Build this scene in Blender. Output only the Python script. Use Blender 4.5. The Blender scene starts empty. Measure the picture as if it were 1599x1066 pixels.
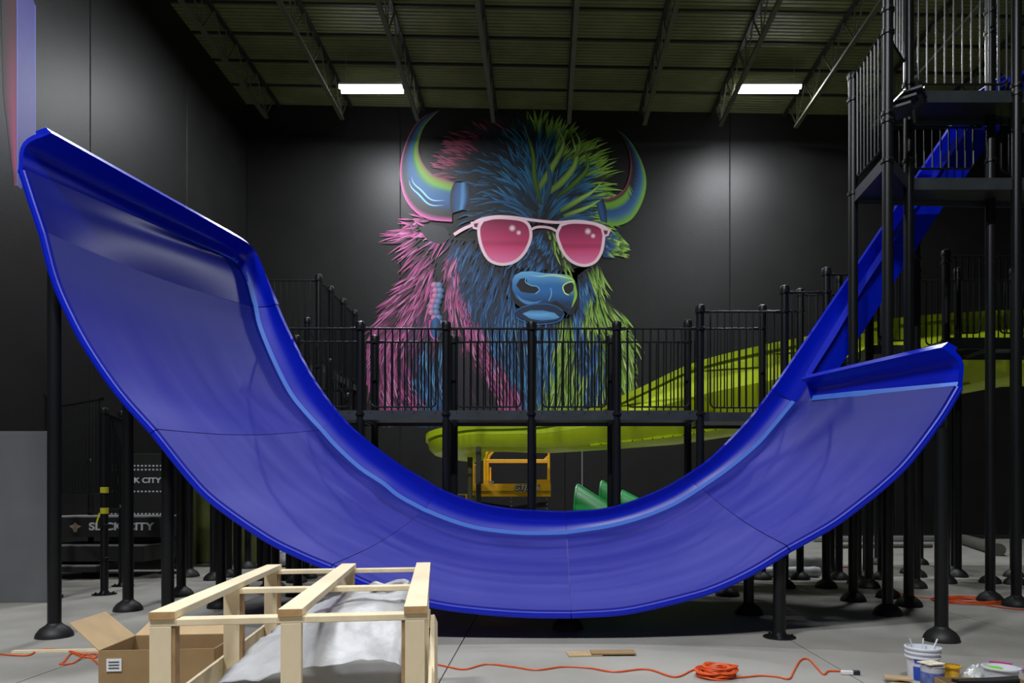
import bpy, math, random
from mathutils import Vector, Matrix, noise

# ---------------------------------------------------------------- camera / light / exposure
SC = bpy.context.scene
COL = SC.collection
F = 1120.0            # focal length in pixels of the 1599 px wide frame
CX, CY = 850.0, 775.0  # where the optical axis meets the frame
CAMZ = 1.5
cam_d = bpy.data.cameras.new('camera')
cam_d.sensor_width = 36.0
cam_d.lens = 36.0 * F / 1599.0
cam_d.shift_x = -(CX - 799.5) / 1599.0
cam_d.shift_y = (CY - 533.0) / 1599.0
cam_d.clip_end = 200
cam = bpy.data.objects.new('camera', cam_d)
cam.location = (0, 0, CAMZ)
cam.rotation_euler = (math.pi / 2, 0, 0)
COL.objects.link(cam)
SC.camera = cam
world = bpy.data.worlds.new('world')
SC.world = world
world.use_nodes = True
world.node_tree.nodes['Background'].inputs[0].default_value = (0.5, 0.55, 0.6, 1)
world.node_tree.nodes['Background'].inputs[1].default_value = 0.0
SC.view_settings.view_transform = 'Standard'
SC.view_settings.look = 'None'
SC.view_settings.gamma = 1.0
SC.view_settings.use_curve_mapping = False
SC.view_settings.exposure = 0.0
LAMP_W = 950.0        # watts of each high bay fixture
TUBE_E = 30.0

# ---------------------------------------------------------------- helpers
R = random.Random(7)
WL = {}               # world location of each object made here


def V(*a):
    return Vector(a)


def W(px, py, s):
    """pixel + scale in px per metre -> world point (distance comes from what it touches)"""
    return V((px - CX) / s, F / s, CAMZ + (CY - py) / s)


def WY(px, py, y):
    return W(px, py, F / y)


def G(px, py):
    """pixel on the floor -> world point"""
    return W(px, py, (py - CY) / CAMZ)


def lin(c):
    return tuple((v / 255 / 12.92) if v / 255 <= 0.04045 else ((v / 255 + 0.055) / 1.055) ** 2.4 for v in c)


class MB:
    def __init__(self):
        self.v, self.f, self.uv, self.c = [], [], None, None

    def add(self, vs, fs):
        b = len(self.v)
        self.v += [Vector(p) for p in vs]
        self.f += [tuple(i + b for i in q) for q in fs]
        return self

    def box(self, c, s, rz=0.0, m=None):
        c = Vector(c)
        h = Vector(s) / 2
        rot = m if m is not None else Matrix.Rotation(rz, 3, 'Z')
        vs = [c + rot @ V(x * h.x, y * h.y, z * h.z) for x in (-1, 1) for y in (-1, 1) for z in (-1, 1)]
        return self.add(vs, [(0, 1, 3, 2), (4, 6, 7, 5), (0, 4, 5, 1), (2, 3, 7, 6), (0, 2, 6, 4), (1, 5, 7, 3)])

    def bx(self, x0, x1, y0, y1, z0, z1):
        return self.box(((x0 + x1) / 2, (y0 + y1) / 2, (z0 + z1) / 2), (x1 - x0, y1 - y0, z1 - z0))

    def beam(self, a, b, w, h, up=(0, 0, 1)):
        """rectangular bar from a to b, w across, h along up"""
        a, b = Vector(a), Vector(b)
        d = (b - a).normalized()
        u = Vector(up)
        side = d.cross(u)
        if side.length < 1e-4:
            side = d.cross(V(0, 1, 0))
        side.normalize()
        u = side.cross(d).normalized()
        vs = []
        for p in (a, b):
            for i, j in ((-1, -1), (1, -1), (1, 1), (-1, 1)):
                vs.append(p + side * w / 2 * i + u * h / 2 * j)
        return self.add(vs, [(0, 1, 2, 3), (4, 7, 6, 5), (0, 4, 5, 1), (1, 5, 6, 2), (2, 6, 7, 3), (3, 7, 4, 0)])

    def tube(self, pts, r, n=8, closed=False, caps=True):
        pts = [Vector(p) for p in pts]
        m = len(pts)
        rings, prev = [], None
        for i, p in enumerate(pts):
            if closed:
                d = pts[(i + 1) % m] - pts[i - 1]
            else:
                d = pts[min(i + 1, m - 1)] - pts[max(i - 1, 0)]
            d.normalize()
            if prev is None:
                a = d.orthogonal().normalized()
            else:
                a = prev - d * prev.dot(d)
                a = a.normalized() if a.length > 1e-6 else d.orthogonal().normalized()
            prev = a
            b = d.cross(a)
            rr = r[i] if isinstance(r, (list, tuple)) else r
            rings.append([p + (a * math.cos(2 * math.pi * k / n) + b * math.sin(2 * math.pi * k / n)) * rr for k in range(n)])
        base = len(self.v)
        for q in rings:
            self.v += q
        cnt = m if closed else m - 1
        for i in range(cnt):
            for k in range(n):
                i2, k2 = (i + 1) % m, (k + 1) % n
                self.f.append((base + i * n + k, base + i * n + k2, base + i2 * n + k2, base + i2 * n + k))
        if caps and not closed:
            self.f.append(tuple(base + k for k in reversed(range(n))))
            self.f.append(tuple(base + (m - 1) * n + k for k in range(n)))
        return self

    def lathe(self, prof, c=(0, 0, 0), n=20, caps=True):
        """prof: list of (radius, z) from bottom to top"""
        c = Vector(c)
        base = len(self.v)
        for r, z in prof:
            for k in range(n):
                a = 2 * math.pi * k / n
                self.v.append(c + V(r * math.cos(a), r * math.sin(a), z))
        for i in range(len(prof) - 1):
            for k in range(n):
                k2 = (k + 1) % n
                self.f.append((base + i * n + k, base + i * n + k2, base + (i + 1) * n + k2, base + (i + 1) * n + k))
        if caps:
            self.f.append(tuple(base + k for k in reversed(range(n))))
            self.f.append(tuple(base + (len(prof) - 1) * n + k for k in range(n)))
        return self

    def grid(self, rows, flip=False, uv=False):
        """rows: list of equally long point lists"""
        base = len(self.v)
        n = len(rows[0])
        if uv and self.uv is None:
            self.uv = {}
        for i, r in enumerate(rows):
            for j, p in enumerate(r):
                if uv:
                    self.uv[len(self.v)] = (i / (len(rows) - 1), j / (n - 1))
                self.v.append(Vector(p))
        for i in range(len(rows) - 1):
            for j in range(n - 1):
                q = (base + i * n + j, base + i * n + j + 1, base + (i + 1) * n + j + 1, base + (i + 1) * n + j)
                self.f.append(tuple(reversed(q)) if flip else q)
        return self

    def prism(self, poly, z0, z1):
        n = len(poly)
        vs = [V(p[0], p[1], z0) for p in poly] + [V(p[0], p[1], z1) for p in poly]
        fs = [tuple(reversed(range(n))), tuple(range(n, 2 * n))]
        fs += [(i, (i + 1) % n, (i + 1) % n + n, i + n) for i in range(n)]
        return self.add(vs, fs)

    def build(self, name, mat, parent=None, at=None, smooth=True, ang=35, bevel=0.0, solid=0.0, off=0.0):
        if at is None:
            xs = [p.x for p in self.v]
            ys = [p.y for p in self.v]
            at = V((min(xs) + max(xs)) / 2, (min(ys) + max(ys)) / 2, min(p.z for p in self.v))
        at = Vector(at)
        me = bpy.data.meshes.new(name)
        me.from_pydata([p - at for p in self.v], [], self.f)
        if self.uv:
            ul = me.uv_layers.new(name='UVMap')
            for lp in me.loops:
                ul.data[lp.index].uv = self.uv.get(lp.vertex_index, (0, 0))
        if self.c:
            ca = me.color_attributes.new('Col', 'FLOAT_COLOR', 'POINT')
            for i, c in enumerate(self.c):
                ca.data[i].color = (c[0], c[1], c[2], 1.0)
        me.materials.append(mat)
        me.update()
        if smooth:
            me.polygons.foreach_set('use_smooth', [True] * len(me.polygons))
            me.set_sharp_from_angle(angle=math.radians(ang))
        o = link(bpy.data.objects.new(name, me), at, parent)
        if solid:
            md = o.modifiers.new('thickness', 'SOLIDIFY')
            md.thickness = solid
            md.offset = off
            if smooth:
                md = o.modifiers.new('edges', 'EDGE_SPLIT')
                md.split_angle = math.radians(ang)
        if bevel:
            md = o.modifiers.new('bevel', 'BEVEL')
            md.width = bevel
            md.segments = 2
            md.limit_method = 'ANGLE'
        return o


def link(o, at, parent=None):
    at = Vector(at)
    COL.objects.link(o)
    WL[o.name] = at
    if parent is not None:
        o.parent = parent
        o.location = at - WL[parent.name]
    else:
        o.location = at
    return o


def inst(o, at, parent, scale=None, rz=0.0):
    c = o.copy()
    link(c, at, parent)
    if scale:
        c.scale = scale
    c.rotation_euler = (0, 0, rz)
    return c


def tag(o, label, cat, group=None, kind=None):
    if label:
        o['label'] = label
    if cat:
        o['category'] = cat
    if group:
        o['group'] = group
    if kind:
        o['kind'] = kind
    return o


def thing(name, label, cat, at, group=None):
    return tag(link(bpy.data.objects.new(name, None), at), label, cat, group)


def struct(o):
    o['kind'] = 'structure'
    return o


def spline(pts, n):
    """catmull-rom through pts (any dimension tuples), resampled to n+1 points by arc length"""
    P = [Vector(p) for p in pts]
    if len(P) == 2:
        return [P[0].lerp(P[1], i / n) for i in range(n + 1)]
    Q = [P[0] * 2 - P[1]] + P + [P[-1] * 2 - P[-2]]
    out = []
    for i in range(1, len(Q) - 2):
        for k in range(12):
            t = k / 12
            a, b, c, d = Q[i - 1], Q[i], Q[i + 1], Q[i + 2]
            out.append(0.5 * ((2 * b) + (c - a) * t + (2 * a - 5 * b + 4 * c - d) * t * t + (3 * b - a - 3 * c + d) * t ** 3))
    out.append(P[-1])
    L = [0.0]
    for i in range(1, len(out)):
        L.append(L[-1] + (out[i] - out[i - 1]).length)
    res, j = [], 0
    for i in range(n + 1):
        g = L[-1] * i / n
        while j < len(L) - 2 and L[j + 1] < g:
            j += 1
        seg = L[j + 1] - L[j]
        res.append(out[j].lerp(out[j + 1], (g - L[j]) / seg if seg > 1e-9 else 0))
    return res


# ---------------------------------------------------------------- materials
MATS = {}


def mat(name, col, rough=0.5, metal=0.0, var=0.0, scale=4.0, bump=0.0, bscale=60.0, spec=0.5, coat=0.0,
        alpha=1.0, trans=0.0, emit=None, estr=0.0, stretch=(1, 1, 1), rvar=0.0):
    if name in MATS:
        return MATS[name]
    m = bpy.data.materials.new(name)
    m.use_nodes = True
    nt = m.node_tree
    b = nt.nodes['Principled BSDF']
    b.inputs['Base Color'].default_value = (*col, 1)
    b.inputs['Roughness'].default_value = rough
    b.inputs['Metallic'].default_value = metal
    b.inputs['Specular IOR Level'].default_value = spec
    b.inputs['Coat Weight'].default_value = coat
    b.inputs['Alpha'].default_value = alpha
    b.inputs['Transmission Weight'].default_value = trans
    if emit:
        b.inputs['Emission Color'].default_value = (*emit, 1)
        b.inputs['Emission Strength'].default_value = estr
    if var or bump or rvar:
        tc = nt.nodes.new('ShaderNodeTexCoord')
        mp = nt.nodes.new('ShaderNodeMapping')
        mp.inputs['Scale'].default_value = stretch
        nt.links.new(tc.outputs['Object'], mp.inputs['Vector'])
        nz = nt.nodes.new('ShaderNodeTexNoise')
        nz.inputs['Scale'].default_value = scale
        nz.inputs['Detail'].default_value = 6
        nt.links.new(mp.outputs['Vector'], nz.inputs['Vector'])
        if var:
            mx = nt.nodes.new('ShaderNodeMix')
            mx.data_type = 'RGBA'
            mx.inputs['A'].default_value = (*[c * (1 - var) for c in col], 1)
            mx.inputs['B'].default_value = (*[min(1, c * (1 + var)) for c in col], 1)
            rmp = nt.nodes.new('ShaderNodeMapRange')
            rmp.inputs['From Min'].default_value = 0.3
            rmp.inputs['From Max'].default_value = 0.7
            nt.links.new(nz.outputs['Fac'], rmp.inputs['Value'])
            nt.links.new(rmp.outputs['Result'], mx.inputs['Factor'])
            nt.links.new(mx.outputs['Result'], b.inputs['Base Color'])
        if rvar:
            r2 = nt.nodes.new('ShaderNodeMapRange')
            r2.inputs['From Min'].default_value = 0.3
            r2.inputs['From Max'].default_value = 0.7
            r2.inputs['To Min'].default_value = max(0.02, rough - rvar)
            r2.inputs['To Max'].default_value = rough + rvar
            nt.links.new(nz.outputs['Fac'], r2.inputs['Value'])
            nt.links.new(r2.outputs['Result'], b.inputs['Roughness'])
        if bump:
            n2 = nt.nodes.new('ShaderNodeTexNoise')
            n2.inputs['Scale'].default_value = bscale
            n2.inputs['Detail'].default_value = 4
            nt.links.new(mp.outputs['Vector'], n2.inputs['Vector'])
            bp = nt.nodes.new('ShaderNodeBump')
            bp.inputs['Strength'].default_value = bump
            bp.inputs['Distance'].default_value = 0.02
            nt.links.new(n2.outputs['Fac'], bp.inputs['Height'])
            nt.links.new(bp.outputs['Normal'], b.inputs['Normal'])
    MATS[name] = m
    return m


def vcol_mat(name, rough=0.55, spec=0.4):
    m = bpy.data.materials.new(name)
    m.use_nodes = True
    nt = m.node_tree
    b = nt.nodes['Principled BSDF']
    a = nt.nodes.new('ShaderNodeAttribute')
    a.attribute_name = 'Col'
    nt.links.new(a.outputs['Color'], b.inputs['Base Color'])
    b.inputs['Roughness'].default_value = rough
    b.inputs['Specular IOR Level'].default_value = spec
    return m


M_wall = mat('black wall paint', (0.0085, 0.0085, 0.008), 0.46, var=0.25, scale=0.6, bump=0.12, bscale=25, spec=0.28)
M_joint = mat('joint sealant', (0.03, 0.03, 0.028), 0.7)
M_steel = mat('black powder coated steel', (0.008, 0.0086, 0.0094), 0.33, spec=0.32, var=0.15, scale=3)
M_deckm = mat('black coated deck', (0.014, 0.016, 0.018), 0.45, var=0.2, scale=6)
M_fascia = mat('slate coated deck fascia', (0.03, 0.037, 0.042), 0.42, var=0.2, scale=5)
M_rubber = mat('black rubber boot', (0.012, 0.012, 0.0115), 0.55, var=0.2, scale=12)
M_roof = mat('galvanised roof deck', (0.15, 0.165, 0.07), 0.55, var=0.2, scale=1.2)
M_joist = mat('painted joist steel', (0.10, 0.105, 0.07), 0.55, var=0.15, scale=2)
M_bridge = mat('dark bridging steel', (0.02, 0.02, 0.016), 0.6)
M_blue = mat('glossy blue plastic', (0.0, 0.012, 0.52), 0.30, var=0.06, scale=2, spec=0.5)
M_rim = mat('blue rim plastic', (0.0, 0.012, 0.47), 0.38, spec=0.4)
M_stripe = mat('light blue stripe plastic', (0.06, 0.22, 0.80), 0.4)
M_lime = mat('lime plastic', (0.60, 0.76, 0.012), 0.38, var=0.06, scale=2)
M_green = mat('green plastic', (0.0, 0.27, 0.05), 0.38)
M_yellow = mat('yellow machine paint', (0.88, 0.46, 0.01), 0.4, var=0.08, scale=4)
M_wood = mat('pale pine', (0.80, 0.66, 0.43), 0.62, var=0.16, scale=5, bump=0.15, bscale=40, stretch=(1, 1, 0.25))
M_wood2 = mat('pale pine board', (0.82, 0.69, 0.46), 0.62, var=0.14, scale=5, bump=0.15, bscale=40, stretch=(1, 0.25, 1))
M_endw = mat('pine end grain', (0.50, 0.30, 0.13), 0.7, var=0.2, scale=20)
M_card = mat('brown cardboard', (0.30, 0.19, 0.085), 0.75, var=0.1, scale=6, bump=0.05)
M_cardin = mat('light cardboard', (0.46, 0.32, 0.17), 0.75, var=0.1, scale=6)
M_orange = mat('orange cord', (0.75, 0.10, 0.012), 0.45)
M_white = mat('white plastic', (0.75, 0.75, 0.76), 0.4)
M_black = mat('black plastic', (0.015, 0.015, 0.015), 0.45)
M_grey = mat('grey metal panel', (0.16, 0.162, 0.17), 0.42, metal=0.2, var=0.08, scale=2)
M_tube = mat('grey paper tube', (0.10, 0.095, 0.08), 0.7, var=0.15)
M_conduit = mat('galvanised conduit', (0.35, 0.35, 0.35), 0.45, metal=0.6)
M_lamp = mat('lamp tube', (1, 1, 1), 0.4, emit=(0.93, 0.96, 1.0), estr=TUBE_E)
M_housing = mat('white lamp housing', (0.6, 0.6, 0.6), 0.5)
M_paper = mat('paper label', (0.75, 0.77, 0.8), 0.7)
M_ink = mat('dark ink', (0.02, 0.02, 0.025), 0.6)
M_decal = mat('white lettering', (0.55, 0.58, 0.6), 0.5)
M_bolt = mat('zinc bolt', (0.45, 0.45, 0.45), 0.35, metal=0.8)
M_tape = mat('yellow tape', (0.55, 0.50, 0.02), 0.5)
M_olive = mat('olive stretch wrapped goods', (0.10, 0.115, 0.035), 0.25, var=0.45, scale=2.2, bump=0.35, bscale=9, stretch=(1, 1, 0.35))
M_vcol = vcol_mat('mural paint')


def floor_mat():
    m = mat('concrete', (0.33, 0.315, 0.285), 0.55, var=0.13, scale=0.9, bump=0.05, bscale=45, rvar=0.1)
    return m


M_floor = floor_mat()


def bed_mat(name, ca, cb, rough, spec, fade=None):
    """fade (u0, u1): shade painted into the colour, darkest at u0, plain scuffed tone from u1"""
    m = bpy.data.materials.new(name)
    m.use_nodes = True
    nt = m.node_tree
    b = nt.nodes['Principled BSDF']
    uv = nt.nodes.new('ShaderNodeUVMap')
    mp = nt.nodes.new('ShaderNodeMapping')
    mp.inputs['Scale'].default_value = (0.35, 9.0, 1)
    nz = nt.nodes.new('ShaderNodeTexNoise')
    nz.inputs['Scale'].default_value = 1.0
    nz.inputs['Detail'].default_value = 3
    nt.links.new(uv.outputs['UV'], mp.inputs['Vector'])
    nt.links.new(mp.outputs['Vector'], nz.inputs['Vector'])
    rp = nt.nodes.new('ShaderNodeMapRange')
    rp.inputs['From Min'].default_value = 0.35
    rp.inputs['From Max'].default_value = 0.65
    nt.links.new(nz.outputs['Fac'], rp.inputs['Value'])
    mx = nt.nodes.new('ShaderNodeMix')
    mx.data_type = 'RGBA'
    mx.inputs['A'].default_value = (*ca, 1)
    mx.inputs['B'].default_value = (*cb, 1)
    nt.links.new(rp.outputs['Result'], mx.inputs['Factor'])
    out = mx.outputs['Result']
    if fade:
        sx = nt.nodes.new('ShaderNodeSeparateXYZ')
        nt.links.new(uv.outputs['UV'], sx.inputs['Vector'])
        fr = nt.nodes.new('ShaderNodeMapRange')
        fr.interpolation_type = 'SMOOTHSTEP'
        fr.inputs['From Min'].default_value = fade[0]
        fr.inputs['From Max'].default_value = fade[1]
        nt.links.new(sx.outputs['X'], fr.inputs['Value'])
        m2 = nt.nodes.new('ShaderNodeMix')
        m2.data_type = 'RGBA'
        m2.inputs['A'].default_value = (0.003, 0.010, 0.23, 1)  # dark blue standing in for shade near the slide's ends
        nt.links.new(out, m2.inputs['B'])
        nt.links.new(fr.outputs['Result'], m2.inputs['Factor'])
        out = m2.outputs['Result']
    nt.links.new(out, b.inputs['Base Color'])
    b.inputs['Roughness'].default_value = rough
    b.inputs['Specular IOR Level'].default_value = spec
    return m


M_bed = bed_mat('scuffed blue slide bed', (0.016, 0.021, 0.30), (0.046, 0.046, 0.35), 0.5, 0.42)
M_bed_shade = bed_mat('blue slide bed with painted shade', (0.002, 0.008, 0.20), (0.006, 0.012, 0.23), 0.32, 0.13)  # darker blue paints in the shade on the left end panel
M_bed_l = bed_mat('scuffed slide bed with shade painted at left', (0.016, 0.021, 0.30), (0.046, 0.046, 0.35), 0.5, 0.3, (0.0, 0.75))  # scuffed tone, with shade painted in towards the left end
M_bed_r = bed_mat('scuffed slide bed with shade painted at right', (0.016, 0.021, 0.30), (0.046, 0.046, 0.35), 0.5, 0.3, (1.0, 0.45))  # scuffed tone, with the right end wall's shadow painted into the colour


def wrap_mat():
    m = mat('silver stretch film', (0.43, 0.43, 0.44), 0.42, var=0.12, scale=5, bump=0.3, bscale=11, spec=0.5)
    return m


M_wrap = wrap_mat()

# ---------------------------------------------------------------- room shell
XL, XR, YB, YF = -10.57, 26.0, 1120 / 44.0, -8.0      # left wall, right wall, back wall, wall behind the camera


def zc(x):
    return 15.43 - 0.0181 * (x + 10.57)


mb = MB().bx(XL - 0.3, XR + 0.3, YF - 0.3, YB + 0.4, -0.3, -0.03)
floor = struct(mb.build('floor', M_joint, at=(0, 0, 0)))
xe = [XL, -7.67, -4.25, -0.85, 2.57, 5.25, 8.7, 12.1, 15.5, 18.9, 22.3, XR]
ye = [YF, 4.4, 13.6, YB]
for i in range(len(xe) - 1):
    for j in range(len(ye) - 1):
        g = 0.006
        MB().bx(xe[i] + g, xe[i + 1] - g, ye[j] + g, ye[j + 1] - g, -0.12, 0.0).build('floor_slab', M_floor, floor, at=(0, 0, 0), smooth=False)

wall_back = struct(MB().bx(XL - 0.3, XR + 0.3, YB + 0.06, YB + 0.3, 0, 16.2).build('wall_back', M_joint))
e = [XL]
px = 368.0
while (px - CX) / 44 < XR:
    x = (px - CX) / 44
    if x > XL + 1:
        e.append(x)
    px += 257.2
e.append(XR)
for i in range(len(e) - 1):
    MB().bx(e[i] + 0.012, e[i + 1] - 0.012, YB, YB + 0.1, 0, 15.9).build('wall_panel', M_wall, wall_back, smooth=False, bevel=0.012)
wall_left = struct(MB().bx(XL - 0.3, XL - 0.06, YF, YB + 0.05, 0, 16.2).build('wall_left', M_joint))
e = [YB, 21.2, 16.7, 12.3, 7.9, 3.5, -0.9, -5.3, YF]
for i in range(len(e) - 1):
    MB().bx(XL - 0.1, XL, e[i + 1] + 0.012, e[i] - 0.012, 0, 15.9).build('wall_panel', M_wall, wall_left, smooth=False, bevel=0.012)
struct(MB().bx(XR, XR + 0.2, YF, YB, 0, 16.2).build('wall_right', M_wall))
struct(MB().bx(XL - 0.3, XR + 0.3, YF - 0.2, YF, 0, 16.2).build('wall_front', M_wall))
struct(MB().bx(XL, XR, YB - 0.03, YB - 0.002, 0.0, 0.16).build('baseboard_back', M_black, smooth=False))

# corrugated roof deck
prof, y = [], YF - 0.2
while y < YB + 0.2:
    prof += [(y, 0.0), (y + 0.085, 0.0), (y + 0.10, 0.045), (y + 0.135, 0.045)]
    y += 0.15
rows = [[V(x, yy, zc(x) + dz) for yy, dz in prof] for x in (XL - 0.3, 0.0, XR + 0.3)]
ceiling = struct(MB().grid(rows).build('ceiling', M_roof, smooth=False, solid=0.01, off=1))
# open web joists
JX = [-9.39 + 2.556 * k for k in range(14)]
for jx in JX:
    zt = zc(jx) - 0.06
    zb = zt - 1.08
    j = MB().bx(jx - 0.06, jx + 0.06, YF, YB - 0.03, zt - 0.07, zt).build('roof_joist', M_bridge, ceiling, smooth=False)
    MB().bx(jx - 0.065, jx + 0.065, YF, 24.25, zb, zb + 0.075).build('bottom_chord', M_joist, j, smooth=False)
    wb = MB()
    yy, k = 24.9, 0
    while yy > YF + 1:
        a = V(jx, yy, zt - 0.05 if k % 2 == 0 else zb + 0.05)
        c = V(jx, yy - 0.75, zb + 0.05 if k % 2 == 0 else zt - 0.05)
        wb.beam(a, c, 0.035, 0.035)
        if k % 2 == 0:
            wb.beam(c, V(jx, yy - 0.75, zt - 0.05), 0.03, 0.03)
        yy -= 0.75
        k += 1
    wb.build('web', M_joist, j, smooth=False)
for yy in [24.2 - 1.36 * k for k in range(22)]:
    MB().add([V(x, yy + dy, zc(x) - 0.004 - dz) for x in (XL, XR) for dy in (-0.03, 0.03) for dz in (0, 0.06)],
             [(0, 1, 3, 2), (4, 6, 7, 5), (0, 4, 5, 1), (2, 3, 7, 6), (0, 2, 6, 4), (1, 5, 7, 3)]).build('bridging_bar', M_bridge, ceiling, smooth=False)


# ---------------------------------------------------------------- high bay lights
def high_bay(x, y, label, k=1.0):
    z = CAMZ + 634 / 50.0
    t = thing('high_bay_light', label, 'light', (x, y, z), 'high bay fixtures under the roof joists')
    MB().bx(x - 0.98, x + 0.98, y - 0.2, y + 0.2, z + 0.07, z + 0.13).build('housing', M_housing, t, smooth=False)
    for dy in (-0.13, 0.13):
        MB().tube([(x - 0.97, y + dy, z + 0.03), (x + 0.97, y + dy, z + 0.03)], 0.05, 10).build('lamp_tube', M_lamp, t)
    for dx in (-0.8, 0.8):
        MB().tube([(x + dx, y, z + 0.12), (x + dx, y, zc(x + dx))], 0.008, 6).build('hanging_wire', M_conduit, t)
    ld = bpy.data.lights.new('high_bay_glow', 'AREA')
    ld.shape = 'RECTANGLE'
    ld.size, ld.size_y = 1.9, 0.34
    ld.energy = LAMP_W * k
    ld.color = (0.93, 0.96, 1.0)
    lo = bpy.data.objects.new('high_bay_glow', ld)
    link(lo, (x, y, z - 0.05), t)


high_bay(-5.4, 22.4, 'bright double tube high bay light hanging left of the painted bison head', 0.62)
high_bay(7.0, 22.4, 'bright double tube high bay light hanging right of the bison, beside the tower', 0.62)
high_bay(-5.4, 14.4, 'double tube high bay light above the frame, over the high left catwalk', 0.8)
high_bay(7.0, 14.4, 'double tube high bay light above the frame, over the lime slide', 0.62)
high_bay(-5.4, -1.6, 'double tube high bay light behind the camera, left of the wooden crate', 1.8)
high_bay(0.8, -1.6, 'added unseen fill light behind the camera, built as a high bay, over the open floor', 1.35)  # extra fixture added out of view to brighten the foreground
# ---------------------------------------------------------------- common play structure pieces
_dome = None


def post(parent, x, y, z1, r=0.066, boot='dome', cap=True, clamps=(), z0=0.0, name='post'):
    """one steel post; boot, cap and clamp rings are its own pieces"""
    o = MB().lathe([(r, z0 + (0.0 if boot is None else 0.012)), (r, z1)], (x, y, 0), 16).build(name, M_steel, parent, at=(x, y, z0))
    if boot == 'dome':
        MB().lathe([(0.178, 0), (0.18, 0.012), (0.168, 0.05), (0.135, 0.095), (0.095, 0.122), (r + 0.012, 0.135), (r + 0.001, 0.15)],
                   (x, y, z0), 20).build('boot', M_rubber, o, at=(x, y, z0))
    elif boot == 'plate':
        b = MB().lathe([(0.17, 0), (0.17, 0.014)], (x, y, z0), 20)
        b.lathe([(r + 0.02, 0.014), (r + 0.002, 0.06)], (x, y, z0), 16)
        for k in range(6):
            a = k * math.pi / 3
            b.lathe([(0.014, 0.014), (0.014, 0.035)], (x + 0.135 * math.cos(a), y + 0.135 * math.sin(a), z0), 6)
        b.build('base_plate', M_steel, o, at=(x, y, z0))
    if cap:
        MB().lathe([(r + 0.012, -0.06), (r + 0.014, 0.0), (r + 0.006, 0.03), (r * 0.6, 0.045), (0.01, 0.05)], (x, y, z1), 16).build('cap', M_steel, o, at=(x, y, z1))
    for z in clamps:
        b = MB().lathe([(r + 0.001, -0.03), (r + 0.016, -0.022), (r + 0.016, 0.022), (r + 0.001, 0.03)], (x, y, z), 16, caps=False)
        b.box((x, y - r - 0.015, z), (0.05, 0.04, 0.035))
        b.build('clamp', M_steel, o, at=(x, y, z))
    return o


_bar = {}


def bar(parent, p, z0, z1, r=0.0125):
    """one railing bar, mesh shared between all"""
    if r not in _bar:
        o = MB().lathe([(r, 0), (r, 1)], (0, 0, 0), 8).build('baluster', M_steel, parent, at=(0, 0, 0))
        _bar[r] = o
        link_loc = V(p.x, p.y, z0)
        WL[o.name] = link_loc
        o.location = link_loc - WL[parent.name]
        o.scale = (1, 1, z1 - z0)
        return o
    return inst(_bar[r], (p.x, p.y, z0), parent, (1, 1, z1 - z0))


def rail_panel(parent, a, b, zt, zb, gap=0.118, inset=0.17, zta=None, loop=True):
    """barrier panel between the posts at a and b: top rail, rounded loop, single bars"""
    a, b = V(a[0], a[1], 0), V(b[0], b[1], 0)
    d = (b - a)
    L = d.length
    d.normalize()
    up = V(0, 0, 1)
    m = MB()
    m.tube([a + d * 0.06 + up * zt, b - d * 0.06 + up * zt], 0.018, 8)
    for q, sgn in ((a, 1), (b, -1)):
        m.tube([q + d * sgn * 0.06 + up * zt, q + d * sgn * 0.15 + up * zt], 0.027, 8)
    i0, i1 = a + d * inset, b - d * inset
    rc = min(0.08, (zt - zb) * 0.3)
    pts = [i0 + up * zt]
    for k in range(6):
        t = k / 5 * math.pi / 2
        pts.append(i0 + d * rc * (1 - math.cos(t)) + up * (zb + rc * (1 - math.sin(t))))
    for k in range(6):
        t = k / 5 * math.pi / 2
        pts.append(i1 - d * rc * (1 - math.sin(t)) + up * (zb + rc * (1 - math.cos(t))))
    pts.append(i1 + up * zt)
    m.tube(pts, 0.015, 8)
    pan = m.build('railing_panel', M_steel, parent)
    n = max(1, int(round((L - 2 * inset) / gap)))
    for k in range(1, n):
        p = i0.lerp(i1, k / n)
        bar(pan, p, zb, zt)
    return pan


# ---------------------------------------------------------------- big blue U shaped slide
SF, SR_ = 150.0, 99.5
YR = F / SR_
Ych = 10.65
sch = F / Ych
slide = thing('u_shaped_slide', 'huge blue U shaped drop slide with light blue stripe sweeping across the hall', 'slide', (0.2, 9.0, 0))

front = [
    [(30, 268), (44, 312), (62, 366)],
    [(62, 366), (81, 438), (105, 494), (135, 549), (182, 617), (236, 678)],
    [(236, 678), (292, 748), (333, 789), (412, 844), (465, 871), (515, 892)],
    [(515, 892), (590, 925), (672, 948), (740, 958), (820, 964), (892, 965)],
    [(892, 965), (980, 959), (1080, 936), (1128, 920), (1180, 895), (1234, 862)],
    [(1234, 862), (1300, 825), (1344, 793), (1387, 758), (1424, 721), (1473, 656), (1502, 608)],
]
rear = [
    [(338, 394, 105), (362, 408, 101), (380, 432, 99.8), (395, 480, 99.5)],
    [(395, 480), (402, 512), (424, 566), (449, 615), (473, 646), (498, 673)],
    [(498, 673), (522, 700), (559, 734), (595, 758), (620, 778), (660, 800)],
    [(660, 800), (700, 816), (740, 828), (780, 834), (820, 837), (860, 837), (885, 836)],
    [(885, 836), (940, 828), (980, 819), (1020, 806), (1060, 788), (1097, 765)],
    [(1097, 765), (1140, 735), (1184, 698), (1211, 668), (1243, 629)],
]
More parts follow.
